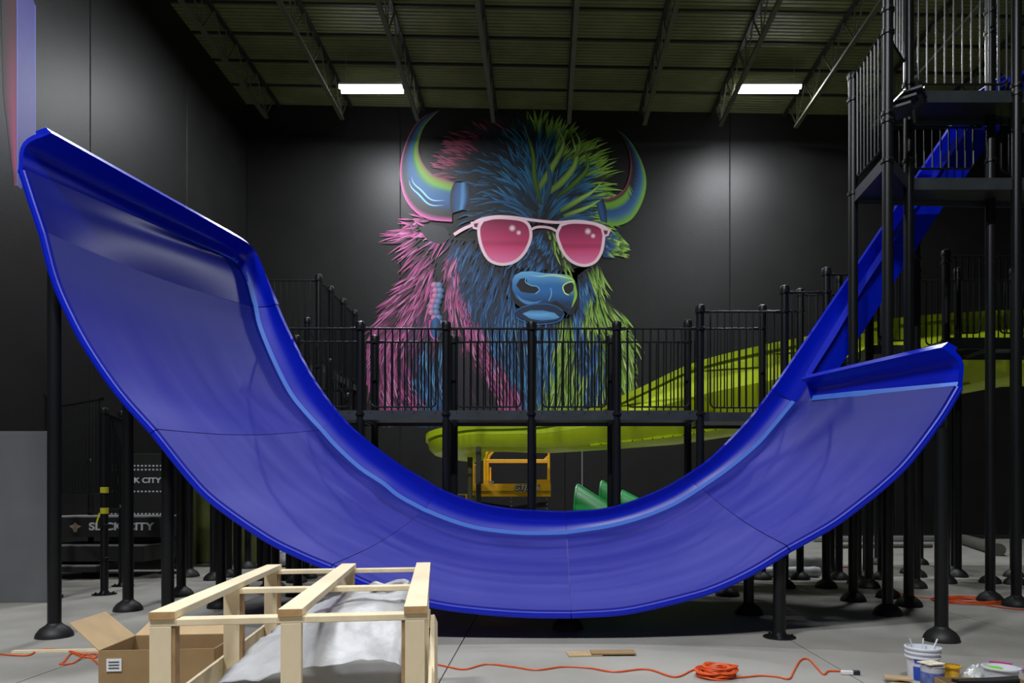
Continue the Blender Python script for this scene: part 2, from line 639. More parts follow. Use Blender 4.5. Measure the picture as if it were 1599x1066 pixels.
top = [
    [(372, 371, 105), (390, 384, 101), (406, 410, 99.8), (430, 475, 99.5)],
    [(430, 475), (443, 505), (466, 552), (487, 590), (507, 620), (527, 646)],
    [(527, 646), (553, 673), (595, 707), (628, 730), (650, 743), (683, 763)],
    [(683, 763), (716, 777), (752, 788), (790, 795), (830, 798), (870, 800), (884, 800)],
    [(884, 800), (932, 797), (968, 790), (1003, 778), (1040, 762), (1070, 745)],
    [(1070, 745), (1110, 717), (1150, 678), (1178, 647), (1207, 609)],
]


def w3(p, s):
    return W(p[0], p[1], p[2] if len(p) > 2 else s)


UC = V(0.0, 0, 6.0)   # rough centre of the U in x, z


def loft_wall(rows_b, rows_t, bulge, n=8, lip=None):
    """curved upstand from base points to top points, bowed along bulge (one vector per point)"""
    out = []
    for b, t, g in zip(rows_b, rows_t, bulge):
        r = [b.lerp(t, k / n) + g * math.sin(math.pi * (k / n) ** 1.35) for k in range(n + 1)]
        if lip:
            r += [t + (t - b).normalized() * 0.015 + g.normalized() * 0.05, t + g.normalized() * 0.11 - (t - b).normalized() * 0.06]
        out.append(r)
    return out


NS = 22
for i in range(6):
    fo = spline([W(p[0], p[1], SF) for p in front[i]], NS)
    rr = spline([w3(p, SR_) for p in rear[i]], NS)
    tt = spline([w3(p, SR_) for p in top[i]], NS)
    # inner edge of the front rim
    fi = []
    for k, p in enumerate(fo):
        d = fo[min(k + 1, NS)] - fo[max(k - 1, 0)]
        nrm = V(-d.z, 0, d.x).normalized()
        if i == 0:
            nrm = V(1, 0, 0.15).normalized()
        if nrm.dot(UC - V(p.x, 0, p.z)) < 0:
            nrm.negate()
        fi.append(p + nrm * 0.055)
    if i == 5:
        # the last panel stops at the end wall; behind it the chute comes in
        last = W(1262, 632, sch)
        nv = 26
    rows = []
    g0, g1 = (0 if i == 0 else 0.0), 1.0
    for k in range(NS + 1):
        a, b = fi[k] + V(0, 0.01, 0), rr[k]
        row = []
        for j in range(25):
            v = j / 24
            p = a.lerp(b, v)
            out = V(p.x, 0, p.z) - UC
            out.normalize()
            sag = 0.10 * math.sin(math.pi * v) * ((k / NS) ** 2 if i == 0 else (1 - (k / NS) ** 3) if i == 5 else 1.0)
            row.append(p + out * sag)
        rows.append(row)
    if i == 5:
        ea, eb = rows[-1][0], rows[-1][-1]
        EP = ea.lerp(eb, (Ych - ea.y) / (eb.y - ea.y))
    # hairline joints between neighbouring panels
    if i > 0:
        rows[0] = [p.lerp(q, 0.03) for p, q in zip(rows[0], rows[1])]
    if i < 5:
        rows[-1] = [p.lerp(q, 0.03) for p, q in zip(rows[-1], rows[-2])]
    mb = MB().grid(rows, uv=True)
    mb.build('bed_panel', {0: M_bed_shade, 1: M_bed_l, 5: M_bed_r}.get(i, M_bed), slide, solid=0.03, off=-1)
    # front rim: face, outer return
    rim = []
    for k in range(NS + 1):
        o_, n_ = fo[k], fi[k]
        dn = (n_ - o_).normalized()
        rim.append([n_ + V(0, 0.03, 0) + dn * 0.012, n_ + V(0, -0.012, 0) + dn * 0.012, n_ + V(0, -0.022, 0), o_ + dn * 0.03 + V(0, -0.022, 0),
                    o_ + dn * 0.025 + V(0, -0.03, 0), o_ + V(0, -0.022, 0), o_ + V(0, 0.0, 0), o_ + V(0, 0.14, 0)])
    if i > 0:
        rim[0] = [p.lerp(q, 0.04) for p, q in zip(rim[0], rim[1])]
    if i < 5:
        rim[-1] = [p.lerp(q, 0.04) for p, q in zip(rim[-1], rim[-2])]
    MB().grid(rim).build('front_rim', M_rim, slide, solid=0.012, off=-1)
    # rear upstand with stripe
    if i > 0:
        bulge = [V(0, 0.06, 0)] * (NS + 1)
        bb, ttx = rr, tt
        wall = loft_wall(bb, ttx, bulge, 8, lip=True)
        if i > 1:
            wall[0] = [p.lerp(q, 0.025) for p, q in zip(wall[0], wall[1])]
        wall[-1] = [p.lerp(q, 0.025) for p, q in zip(wall[-1], wall[-2])]
        sw = MB().grid(wall).build('side_wall', M_blue, slide, solid=0.02, off=0)
        st = [[b + V(0, -0.03, 0) + (t - b).normalized() * 0.012, b + V(0, -0.012, 0) + (t - b).normalized() * 0.085] for b, t in zip(bb, ttx)]
        MB().grid(st).build('stripe', M_stripe, sw, solid=0.008, off=1)
    else:
        # left end wall with rounded corner
        A, B = W(30, 270, SF), w3(rear[0][0], SR_)
        At, Bt = W(77, 207, SF), w3(top[0][0], SR_)
        nb = 24
        base_l = [A.lerp(B, k / nb) for k in range(nb)] + rr
        top_l = [At.lerp(Bt, k / nb) for k in range(nb)] + tt
        bul = [V(-0.13, 0, 0.05)] * nb + [V(-0.13, 0, 0.05).lerp(V(0, 0.06, 0), k / NS) for k in range(NS + 1)]
        wall = loft_wall(base_l, top_l, bul, 10, lip=True)
        wall[-1] = [p.lerp(q, 0.025) for p, q in zip(wall[-1], wall[-2])]
        ew = MB().grid(wall).build('end_wall', M_blue, slide, solid=0.05, off=0)
        st = []
        for b, t, g in zip(base_l, top_l, bul):
            inn = -g.normalized() * 0.03
            st.append([b + inn + (t - b).normalized() * 0.015 + g * 0.05, b + inn + (t - b).normalized() * 0.09 + g * 0.5])
        MB().grid(st).build('stripe', M_stripe, ew, solid=0.008, off=1)

# right end wall
A, B = W(1500, 606, SF), EP.copy()
At, Bt = W(1474, 542, SF), W(1252, 592, sch)
nb = 24
base_l = [A.lerp(B, k / nb) for k in range(nb + 1)]
top_l = [At.lerp(Bt, k / nb) for k in range(nb + 1)]
bul = [V(0.10, 0, 0.03)] * (nb + 1)
ew = MB().grid(loft_wall(base_l, top_l, bul, 10, lip=True)).build('end_wall', M_blue, slide, solid=0.05, off=0)
st = []
for b, t, g in zip(base_l, top_l, bul):
    inn = -g.normalized() * 0.032
    st.append([b + inn + (t - b).normalized() * 0.02, b + inn + (t - b).normalized() * 0.085 + g * 0.5])
MB().grid(st).build('stripe', M_stripe, ew, solid=0.008, off=1)

# straight drop chute coming down from the tower
far_t = [W(*p, SR_) for p in [(1207, 609), (1262, 529), (1329, 430), (1412, 306), (1518, 150), (1560, 122), (1640, 112)]]
far_b = [W(*p, SR_) for p in [(1243, 629), (1290, 551), (1357, 451), (1441, 326), (1545, 176), (1580, 150), (1640, 146)]]
near_t = [W(*p, sch) for p in [(1256, 588), (1295, 524), (1340, 448), (1432, 307), (1536, 150), (1585, 118), (1660, 108)]]
near_b = [W(*p, sch) for p in [(1270, 634), (1330, 545), (1388, 453), (1472, 323), (1580, 176), (1620, 160), (1660, 158)]]
MB().grid(loft_wall(far_b, far_t, [V(0, 0.03, 0)] * 7, 6, lip=True)).build('chute_wall', M_blue, slide, solid=0.02, off=0, ang=50)
MB().grid(loft_wall(near_b, near_t, [V(0, -0.01, 0)] * 7, 6, lip=True)).build('chute_wall', M_blue, slide, solid=0.02, off=0, ang=50)
nb_in = [b.lerp(t, 0.12) for b, t in zip(near_b, near_t)]
nb_in[0] = EP.copy()
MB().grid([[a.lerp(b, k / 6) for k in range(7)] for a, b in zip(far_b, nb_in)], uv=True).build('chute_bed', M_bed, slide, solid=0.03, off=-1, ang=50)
# bolted joint collars on the chute's near side
for t in (2.5, 3.2):
    k = int(t)
    f = t - k
    a, b = near_t[k].lerp(near_t[k + 1], f), near_b[k].lerp(near_b[k + 1], f)
    MB().beam(a + V(0, -0.025, 0), b + V(0, -0.025, 0), 0.05, 0.012, up=(0, 1, 0)).build('joint_collar', M_blue, slide, smooth=False)


def slide_z(x, yy):
    """underside height of the bed at x, yy by scanning the front and rear curves"""
    fp = [W(p[0], p[1], SF) for seg in front for p in seg]
    rp = [w3(p, SR_) for seg in rear for p in seg]

    def at(ps):
        best = None
        for a, b in zip(ps, ps[1:]):
            if abs(b.x - a.x) > 1e-6 and min(a.x, b.x) <= x <= max(a.x, b.x):
                z = a.z + (b.z - a.z) * (x - a.x) / (b.x - a.x)
                best = z if best is None else min(best, z)
        return best
    zf, zr = at(fp), at(rp)
    if zf is None and zr is None:
        return 4.3
    if zf is None:
        zf = zr
    if zr is None:
        zr = zf
    v = (yy - F / SF) / (YR - F / SF)
    return zf + (zr - zf) * max(0, min(1, v)) - 0.10 * math.sin(math.pi * max(0, min(1, v))) - 0.06


for (px_, by, boot) in [(85, 994, 'dome'), (1470, 1000, 'dome'), (1217, 995, 'plate'), (887, 981, 'dome'), (262, 985, 'dome'),
                        (200, 953, 'dome'), (1169, 958, 'dome'), (1136, 930, 'dome')]:
    p = G(px_, by)
    z = slide_z(p.x, p.y)
    z = max(0.2, z)
    post(slide, p.x, p.y, z, boot=boot, cap=False, name='support_post')
# ---------------------------------------------------------------- walkway behind the slide
def deck_slab(parent, poly, z, th=0.15, name='deck'):
    """flat steel platform with a slate fascia all round and a dark perforated top"""
    o = MB().prism(poly, z - 0.10, z).build(name, M_deckm, parent, smooth=False)
    n = len(poly)
    for i in range(n):
        a, b = V(*poly[i], z - th / 2), V(*poly[(i + 1) % n], z - th / 2)
        MB().beam(a, b, 0.02, th).build('fascia', M_fascia, o, smooth=False)
    return o


def xy(px_, s):
    return ((px_ - CX) / s, F / s)


S1, S2 = 97.0, 89.3
wk = thing('walkway', 'long black railed walkway on posts crossing in front of the bison mural', 'walkway', (0, F / 93, 0))
zdk = CAMZ + (CY - 641) / S1
ztop = CAMZ + (CY - 513) / S1
fx = [430, 563, 697, 830, 963, 1093]
bolt_src = None
for row, s in ((0, S1), (1, S2)):
    for k, p in enumerate(fx):
        x = (p - CX) / S1
        y = F / s
        last = p == 1093
        zc1 = CAMZ + (CY - 480) / S1 if last else CAMZ + (CY - 506) / S1
        cl = [zdk - 0.06, ztop - 0.01] + ([CAMZ + (CY - 487) / S1] if last else [])
        post(wk, x, y, zc1, clamps=cl)
    for k in range(len(fx) - 1):
        a = ((fx[k] - CX) / S1, F / s)
        b = ((fx[k + 1] - CX) / S1, F / s)
        rail_panel(wk, a, b, ztop, zdk + 0.06)
for k in range(len(fx) - 1):
    x0, x1 = (fx[k] - CX) / S1 + 0.05, (fx[k + 1] - CX) / S1 - 0.05
    d = deck_slab(wk, [(x0, F / S1 - 0.03), (x1, F / S1 - 0.03), (x1, F / S2 + 0.03), (x0, F / S2 + 0.03)], zdk)
    for q in range(4):
        xx = x0 + 0.12 + q * (x1 - x0 - 0.24) / 3
        MB().lathe([(0.014, 0), (0.014, 0.01)], (0, 0, 0), 8).build('bolt', M_bolt, d, at=(0, 0, 0)) if False else None
        b = MB().tube([(xx, F / S1 - 0.05, zdk - 0.035), (xx, F / S1 - 0.03, zdk - 0.035)], 0.012, 8).build('bolt', M_deckm, d)

# ---------------------------------------------------------------- stepped platforms climbing to the right
sr = thing('stepped_platform', 'black stepped climbing platforms with railings rising to the right behind the chute', 'platform', (4.2, F / 90, 0))
T1, T2 = 95.0, 86.2


def col2(px1):
    x = (px1 - CX) / T1
    return (x, F / T1), (x, F / T2)


steps = [(1093, 480, zdk), (1225, 450, zdk + 0.0), (1290, 422, zdk + 0.37), (1357, 398, zdk + 0.74), (1430, 372, zdk + 1.1)]
for k, (p, capy, zd) in enumerate(steps):
    a, b = col2(p)
    zcp = CAMZ + (CY - capy) / T1
    zprev = CAMZ + (CY - steps[k - 1][1]) / T1 - 0.07 if k else None
    cl = [zcp - 0.07, zd - 0.06] + ([zprev] if k else [])
    if k:
        post(sr, a[0], a[1], zcp, clamps=cl)
        post(sr, b[0], b[1], zcp, clamps=cl)
    if k:
        pz = CAMZ + (CY - steps[k - 1][1]) / T1 - 0.07
        a0, b0 = col2(steps[k - 1][0])
        zz = steps[k][2]
        rail_panel(sr, a0, a, pz, zz + 0.08, inset=0.15 if k > 1 else 0.17)
        rail_panel(sr, b0, b, pz, zz + 0.08, inset=0.15 if k > 1 else 0.17)
        deck_slab(sr, [(a0[0] + 0.07, a0[1] - 0.03), (a[0] - 0.05, a[1] - 0.03), (b[0] - 0.05, b[1] + 0.03), (b0[0] + 0.07, b0[1] + 0.03)], zz)

# upper rear platform at the right edge
rp_ = thing('rear_platform', 'high black railed platform at the right edge above the lime slide', 'platform', (6.6, F / 84, 0))
Q1, Q2 = 90.0, 83.5
zq = CAMZ + (CY - 527) / Q1
qx = [1477, 1546, 1640, 1730]
for s in (Q1, Q2):
    for k, p in enumerate(qx):
        x = (p - CX) / Q1
        post(rp_, x, F / s, CAMZ + (CY - 394) / Q1, clamps=[zq - 0.06, zq + 1.3])
        if k:
            x0 = (qx[k - 1] - CX) / Q1
            rail_panel(rp_, (x0, F / s), (x, F / s), CAMZ + (CY - (400 if s == Q1 else 412)) / Q1, zq + 0.08)
for k in range(3):
    x0, x1 = (qx[k] - CX) / Q1 + 0.06, (qx[k + 1] - CX) / Q1 - 0.06
    deck_slab(rp_, [(x0, F / Q1), (x1, F / Q1), (x1, F / Q2), (x0, F / Q2)], zq, 0.2)

# ---------------------------------------------------------------- tall tower on the right
tw = thing('climbing_tower', 'tall black railed climbing tower with stacked decks in front of the blue chute', 'tower', (5.4, 9.8, 0))
C_ = V((1332 - CX) / 108.7, 10.30)
A_ = V((1386 - CX) / 123.0, F / 123.0)
B_ = V((1419 - CX) / 114.0, F / 114.0)
E_ = V((1587 - CX) / 114.0, F / 114.0)
D_ = V((1546 - CX) / 108.7, 10.30)
H_ = V((1690 - CX) / 114.0, F / 114.0)
zl = 5.86        # lower deck
zu = CAMZ + (CY - 142) / 114.0
post(tw, C_.x, C_.y, CAMZ + (CY - 118) / 108.7, clamps=[zl - 0.02, CAMZ + (CY - 157) / 108.7])
ya = 123.0
post(tw, A_.x, A_.y, 9.3, clamps=[CAMZ + (CY - v) / ya for v in (17, 52, 178, 190, 252)])
post(tw, B_.x, B_.y, 9.3, clamps=[CAMZ + (CY - v) / 114.0 for v in (133, 147, 252)])
post(tw, E_.x, E_.y, 9.3, clamps=[CAMZ + (CY - v) / 114.0 for v in (135, 148)])
post(tw, D_.x, D_.y, 9.3, clamps=[CAMZ + (CY - v) / 108.7 for v in (20, 52, 252)])
post(tw, H_.x, H_.y, 9.3, clamps=[zu])
for (px_, by) in ((1477, 914), (1502, 906), (1387, 933)):
    p = G(px_, by)
    if p.y > 11.5:
        continue
    post(tw, p.x, p.y, zl - 0.05)
deck_slab(tw, [(C_.x, C_.y), (A_.x, A_.y), (B_.x, B_.y), (E_.x, E_.y), (H_.x, H_.y), (H_.x, 10.42), (D_.x, 10.42)], zl, 0.16)
deck_slab(tw, [(B_.x, B_.y), (H_.x, H_.y), (H_.x, 10.42), (B_.x - 0.1, 10.42)], zu, 0.16)
rail_panel(tw, C_, A_, CAMZ + (CY - 122) / 108.7, zl + 0.14, gap=0.12)
rail_panel(tw, B_, E_, zu + 1.35, zu + 0.09, gap=0.125, inset=0.13)
rail_panel(tw, E_, H_, zu + 1.35, zu + 0.09, gap=0.125, inset=0.13)
rail_panel(tw, (B_.x, 10.42), (D_.x, 10.42), zl + 1.0, zl + 0.4, gap=0.115)
rail_panel(tw, (D_.x, D_.y), (H_.x, 10.42), zl + 1.1, zl + 0.3, gap=0.12)
rail_panel(tw, A_, B_, zu + 1.35, zu + 0.3, gap=0.12)
rail_panel(tw, D_, E_, zu + 1.6, zu + 0.1, gap=0.12)
# short stair stringer joining the two decks
for dx in (0.0, 0.35):
    MB().beam(V(A_.x + dx, A_.y + 0.03, zl + 0.48), V(B_.x + dx * 0.6, B_.y, zu - 0.02), 0.03, 0.16).build('stair_stringer', M_steel, tw, smooth=False)
for k in range(3):
    t = (k + 0.5) / 3
    c = V(A_.x + 0.18, A_.y + 0.03, zl + 0.5).lerp(V(B_.x + 0.12, B_.y, zu), t)
    MB().box(c, (0.36, 0.24, 0.03), 0.9).build('stair_tread', M_deckm, tw, smooth=False)

# more posts under the stepped platforms and slides, standing on the floor behind the chute
rear_posts = [(1353, 903, 2.9, 'stepped'), (1370, 881, 3.3, 'lime'), (1420, 895, 4.0, 'rear'), (1437, 881, 3.5, 'lime'),
              (1490, 895, 4.0, 'rear'), (1298, 895, 2.9, 'stepped'), (1339, 911, 3.4, 'stepped'), (1387, 933, 3.7, 'stepped'), (1585, 912, 4.0, 'rear')]
for (px_, by, z, own) in rear_posts:
    if own == 'lime':
        continue
    p = G(px_, by)
    post({'stepped': sr, 'rear': rp_}[own], p.x, p.y, z, cap=False)

# ---------------------------------------------------------------- catwalk on the upper left
cw = thing('catwalk', 'high black railed catwalk running back along the left side of the mural', 'catwalk', (-5.0, 16.5, 0))
zk = 4.25
cpts = []
for (p, s) in ((495, 74.6), (521, 70.6), (541, 66.5), (563, 62.6)):
    cpts.append((-4.72, F / s))
for q in cpts:
    post(cw, q[0], q[1], 6.1, clamps=[6.02, zk - 0.05])
for a, b in zip(cpts, cpts[1:]):
    rail_panel(cw, a, b, 6.02, zk + 0.1, gap=0.13)
lpts = [(-6.2, cpts[0][1]), (-7.6, cpts[0][1])]
for q in lpts:
    post(cw, q[0], q[1], 6.1, clamps=[6.02, zk - 0.05])
rail_panel(cw, lpts[0], cpts[0], 6.02, zk + 0.1, gap=0.13)
rail_panel(cw, lpts[1], lpts[0], 6.02, zk + 0.1, gap=0.13)
for q in [(-6.2, cpts[-1][1]), (-7.6, cpts[-1][1])]:
    post(cw, q[0], q[1], 5.2, clamps=[zk - 0.05])
deck_slab(cw, [(-7.7, cpts[0][1] + 0.02), (-4.66, cpts[0][1] + 0.02), (-4.66, cpts[-1][1]), (-7.7, cpts[-1][1])], zk, 0.14)
# lower flight going down along it
sa, sb = V(-4.35, 13.2, 4.6), V(-4.35, 17.4, 4.1)
for k in range(8):
    t = k / 7
    p = V(-4.7, 13.3, 3.7).lerp(V(-4.7, 17.2, 2.2), t)
    MB().box(p, (0.62, 0.30, 0.05)).build('stair_tread', M_deckm, cw, smooth=False)
MB().tube([(-4.36, 13.2, 4.6), (-4.36, 17.3, 3.1)], 0.02, 8).build('handrail', M_steel, cw)
for k, zt in ((0.0, 4.75), (0.33, 4.25), (0.66, 3.75), (1.0, 3.25)):
    post(cw, -4.36, 13.2 + 4.1 * k, zt, r=0.05)
MB().beam(V(-4.36, 13.2, 3.66), V(-4.36, 17.3, 2.16), 0.04, 0.2).build('stair_stringer', M_steel, cw, smooth=False)
MB().beam(V(-5.02, 13.2, 3.66), V(-5.02, 17.3, 2.16), 0.04, 0.2).build('stair_stringer', M_steel, cw, smooth=False)

# ---------------------------------------------------------------- low railed platforms behind the slide's left end
lp = thing('low_platform', 'low stack of black platforms with grey tops and lettered fascia behind left posts', 'platform', (-7.6, 13.4, 0))


def text_mesh(txt, size, at, name, m, parent, shear=0.0, bold=0.0, depth=0.004, rot=(math.pi / 2, 0, 0), sx=1.0):
    cu = bpy.data.curves.new(name, 'FONT')
    cu.body = txt
    cu.size = size
    cu.shear = shear
    cu.offset = bold
    cu.extrude = depth
    cu.align_x = 'CENTER'
    cu.align_y = 'CENTER'
    tmp = bpy.data.objects.new(name, cu)
    COL.objects.link(tmp)
    dg = bpy.context.evaluated_depsgraph_get()
    me = bpy.data.meshes.new_from_object(tmp.evaluated_get(dg))
    bpy.data.objects.remove(tmp)
    me.materials.clear()
    me.materials.append(m)
    o = link(bpy.data.objects.new(name, me), at, parent)
    o.rotation_euler = rot
    o.scale = (sx, 1, 1)
    return o


M_greytop = mat('grey deck top', (0.20, 0.195, 0.19), 0.6, var=0.1)
sl = 85.0
for (za, th, x0, x1, dy, lab) in ((CAMZ + (CY - 806) / sl, 0.38, 60, 250, 0.0, 1), (CAMZ + (CY - 850) / sl, 0.30, 60, 232, -0.15, 0), (0.26, 0.12, 60, 165, -0.3, 0)):
    X0, X1 = (x0 - CX) / sl, (x1 - CX) / sl
    Y0 = F / sl + dy
    st_ = MB().bx(X0, X1, Y0, Y0 + 1.2, za - th, za - 0.02).build('platform_tier', M_black, lp, smooth=False, bevel=0.01)
    MB().bx(X0, X1, Y0 + 0.0, Y0 + 1.2, za - 0.02, za).build('top_sheet', M_greytop, st_, smooth=False)
    if lab:
        text_mesh('SLICK CITY', 0.19, (W(190, 822, sl).x, Y0 - 0.012, za - 0.19), 'fascia_lettering', M_decal, st_, bold=0.006, sx=1.25)
        MB().add([V(W(118 + 7 * math.cos(a) * (1 + 0.5 * math.sin(3 * a)), 0, sl).x, Y0 - 0.012, za - 0.2 + 0.07 * math.sin(a) * (1 + 0.35 * math.cos(4 * a))) for a in [k * 0.2618 for k in range(24)]],
                 [tuple(range(24))]).build('fascia_emblem', mat('tan emblem', (0.4, 0.3, 0.22), 0.5), st_, smooth=False)
for xx in (-8.9, -7.4, -7.15):
    post(lp, xx, F / sl + 0.9, 2.2, r=0.05, boot='plate', clamps=[0.5, 1.2])
p = G(163, 928)
pt = post(lp, p.x, p.y, CAMZ + (CY - 642) / 101, r=0.055, boot='plate', clamps=[1.05, 0.55])
for yy_ in (765, 797):
    z = CAMZ + (CY - yy_) / 101
    MB().lathe([(0.0575, -0.045), (0.059, -0.044), (0.059, 0.044), (0.0575, 0.045)], (p.x, p.y, z), 16, caps=False).build('yellow_tape', M_tape, pt)
MB().add([V(p.x - 0.05, p.y - 0.06, 1.25), V(p.x - 0.02, p.y - 0.062, 1.25), V(p.x - 0.07, p.y - 0.07, 1.08), V(p.x - 0.09, p.y - 0.07, 1.1)], [(0, 2, 1), (0, 3, 2)]).build('tape_tail', M_tape, pt, smooth=False)
# its railings
p2 = (-8.4, F / 92)
post(lp, p2[0], p2[1], CAMZ + (CY - 618) / 92, boot='plate')
rail_panel(lp, p2, (p.x, p.y), CAMZ + (CY - 628) / 98, 1.55)
p3 = ((192 - CX) / 93, F / 93)
post(lp, p3[0], p3[1], CAMZ + (CY - 645) / 93, boot='plate')
rail_panel(lp, (p.x, p.y), p3, CAMZ + (CY - 650) / 97, 1.3)
# black lettered rack panel behind
rk = thing('lettered_rack', 'black lettered panel with rows of white dots seen between the left posts', 'rack', (W(215, 760, 76).x, F / 76, 0))
x0, x1 = W(170, 0, 76).x, W(262, 0, 76).x
MB().bx(x0, x1, F / 76, F / 76 + 0.5, 0.0, CAMZ + (CY - 708) / 76).build('rack_body', M_black, rk, smooth=False, bevel=0.01)
text_mesh('SLICK CITY', 0.15, ((x0 + x1) / 2 + 0.02, F / 76 - 0.01, CAMZ + (CY - 750) / 76), 'rack_lettering', M_decal, rk, bold=0.004, sx=1.2)
for row, yy_ in enumerate((727, 733, 767, 802)):
    for k in range(15):
        MB().box((x0 + 0.06 + k * (x1 - x0 - 0.12) / 14, F / 76 - 0.006, CAMZ + (CY - yy_) / 76), (0.035, 0.012, 0.03)).build('white_dot', M_decal, rk, smooth=False)

# forest of posts under the slide's left half (posts of the deck behind)
ub = thing('understructure', 'row of black posts carrying a beam behind the slide, above the wooden crate', 'support frame', (-5.6, 11.6, 0))
for (px_, by) in ((283, 930), (296, 900), (334, 905), (345, 948), (357, 900), (371, 915), (407, 905), (417, 925), (427, 900), (452, 905), (465, 930), (476, 900)):
    p = G(px_, by)
    zt = 1.15 if px_ > 390 else (1.75 if px_ > 320 else 2.2)
    if p.y < 12:
        zt = min(zt, slide_z(p.x, p.y) - 0.03)
    post(ub, p.x, p.y, zt, cap=False)
MB().beam(V(-7.0, 13.4, 2.1), V(-4.2, 13.4, 1.1), 0.08, 0.12).build('beam', M_steel, ub, smooth=False)
# ---------------------------------------------------------------- lime slide behind the walkway
ls = thing('trough_slide', 'lime green open trough slide curving behind the black walkway', 'slide', (4.0, 14.6, 0))
SL = 80.0
# near rim of the trough, then the bend at the left end turning away to the back
near = [W(*p, SL) for p in [(1760, 484), (1660, 484), (1599, 486), (1530, 489), (1440, 495), (1350, 506), (1265, 526), (1180, 543), (1080, 569), (1000, 606), (930, 636), (860, 655), (800, 660), (745, 661)]]
bend_c = V(W(745, 0, SL).x, F / SL + 1.0, 0)
nz = near[-1].z
for k in range(1, 9):
    a = -math.pi / 2 - k * math.pi / 9
    near.append(V(bend_c.x + 1.0 * math.cos(a), bend_c.y + 1.0 * math.sin(a), nz - 0.04 * k))
cl = spline(near, 72)


# where the underside shows, as (px, py)
BOT = [(1800, 588), (1599, 594), (1512, 610), (1330, 643), (1180, 672), (1068, 689), (930, 699), (860, 703), (755, 701), (700, 690), (600, 690)]


def trough_row(i):
    p = cl[i]
    d = cl[min(i + 1, 72)] - cl[max(i - 1, 0)]
    d.z = 0
    d.normalize()
    inn = V(d.y, -d.x, 0)            # towards the far wall
    if inn.y < 0 and i < 58:
        inn.negate()
    if i >= 58 and inn.dot(V(bend_c.x, bend_c.y, 0) - V(p.x, p.y, 0)) < 0:
        inn.negate()
    t = i / 72
    Wd = 1.25 if i < 56 else 0.95
    if i < 58:
        pxx, pyy = CX + p.x * F / p.y, CY - (p.z - CAMZ) * F / p.y
        hgt = 0.5
        for (xa, ya_), (xb, yb_) in zip(BOT, BOT[1:]):
            if xb <= pxx <= xa:
                hgt = (ya_ + (yb_ - ya_) * (xa - pxx) / (xa - xb) - pyy) / SL
        hgt = max(0.4, hgt)
        trough_row.last = hgt
    else:
        hgt = max(0.35, trough_row.last - 0.012 * (i - 58))
    up = V(0, 0, 1)
    return p, inn, Wd, hgt, up


rows_w, rows_l, rows_u, rows_r, rows_f = [], [], [], [], []
for i in range(73):
    p, inn, Wd, h, up = trough_row(i)
    o = min(1.0, h / 1.2)
    rows_w.append([p - up * 0.02, p - inn * 0.12 * o - up * h * 0.2, p - inn * 0.28 * o - up * h * 0.45])
    rows_l.append([p - inn * 0.28 * o - up * h * 0.45, p - inn * 0.2 * o - up * h * 0.7, p + inn * 0.02 - up * h * 0.9])
    rows_u.append([p + inn * 0.02 - up * h * 0.9, p + inn * 0.18 - up * h * 0.98, p + inn * 0.42 - up * h, p + inn * Wd * 0.6 - up * h, p + inn * (Wd - 0.2) - up * h * 0.92,
                   p + inn * (Wd - 0.08) - up * h * 0.72])
    rows_f.append([p + inn * (Wd - 0.08) - up * h * 0.72, p + inn * (Wd - 0.04) - up * h * 0.3, p + inn * Wd - up * 0.02])
    rows_r.append([p - up * 0.11 - inn * 0.005, p - up * 0.12 - inn * 0.15, p - inn * 0.15, p + inn * 0.0])
for k0, k1 in ((0, 18), (18, 36), (36, 54), (54, 72)):
    MB().grid(rows_w[k0:k1 + 1]).build('side_wall', M_lime, ls, solid=0.02, off=0, ang=50)
    MB().grid(rows_l[k0:k1 + 1]).build('lower_wall', M_lime, ls, solid=0.02, off=0, ang=50)
    MB().grid(rows_f[k0:k1 + 1]).build('far_wall', M_lime, ls, solid=0.02, off=0, ang=50)
    MB().grid(rows_u[k0:k1 + 1]).build('trough_bed', M_lime, ls, solid=0.02, off=0, ang=50)
    MB().grid(rows_r[k0:k1 + 1]).build('top_rim', M_lime, ls, solid=0.012, off=0, ang=50)
# bolted seam under the near wall
fl = MB()
fl.grid([[r[2], r[2] + V(0, -0.06, -0.03)] for r in rows_l[14:50]])
seam = fl.build('bolted_seam', M_lime, ls, solid=0.015)
for i in range(15, 49):
    q = rows_l[i][2] + V(0, -0.055, -0.02)
    MB().tube([q + V(0, -0.012, 0.0), q + V(0, 0.0, 0)], 0.013, 6).build('bolt', M_black, seam)
# columns carrying it
c1 = W(747, 0, SL)
MB().lathe([(0.052, 0), (0.052, 2.55)], (c1.x, F / SL + 0.05, 0), 14).build('column', M_tube, ls)
MB().lathe([(0.055, 2.5), (0.10, 2.62), (0.105, 2.66)], (c1.x, F / SL + 0.05, 0), 14).build('column_head', M_conduit, ls)
c2 = W(729, 0, SL)
MB().lathe([(0.055, 0), (0.055, 2.3)], (c2.x, F / SL + 0.6, 0), 14).build('column', mat('olive wrapped column', (0.09, 0.09, 0.035), 0.5), ls)
for (px_, by) in ((1370, 881), (1437, 881)):
    p = G(px_, by)
    post(ls, p.x, p.y, 3.45, cap=False, name='column')

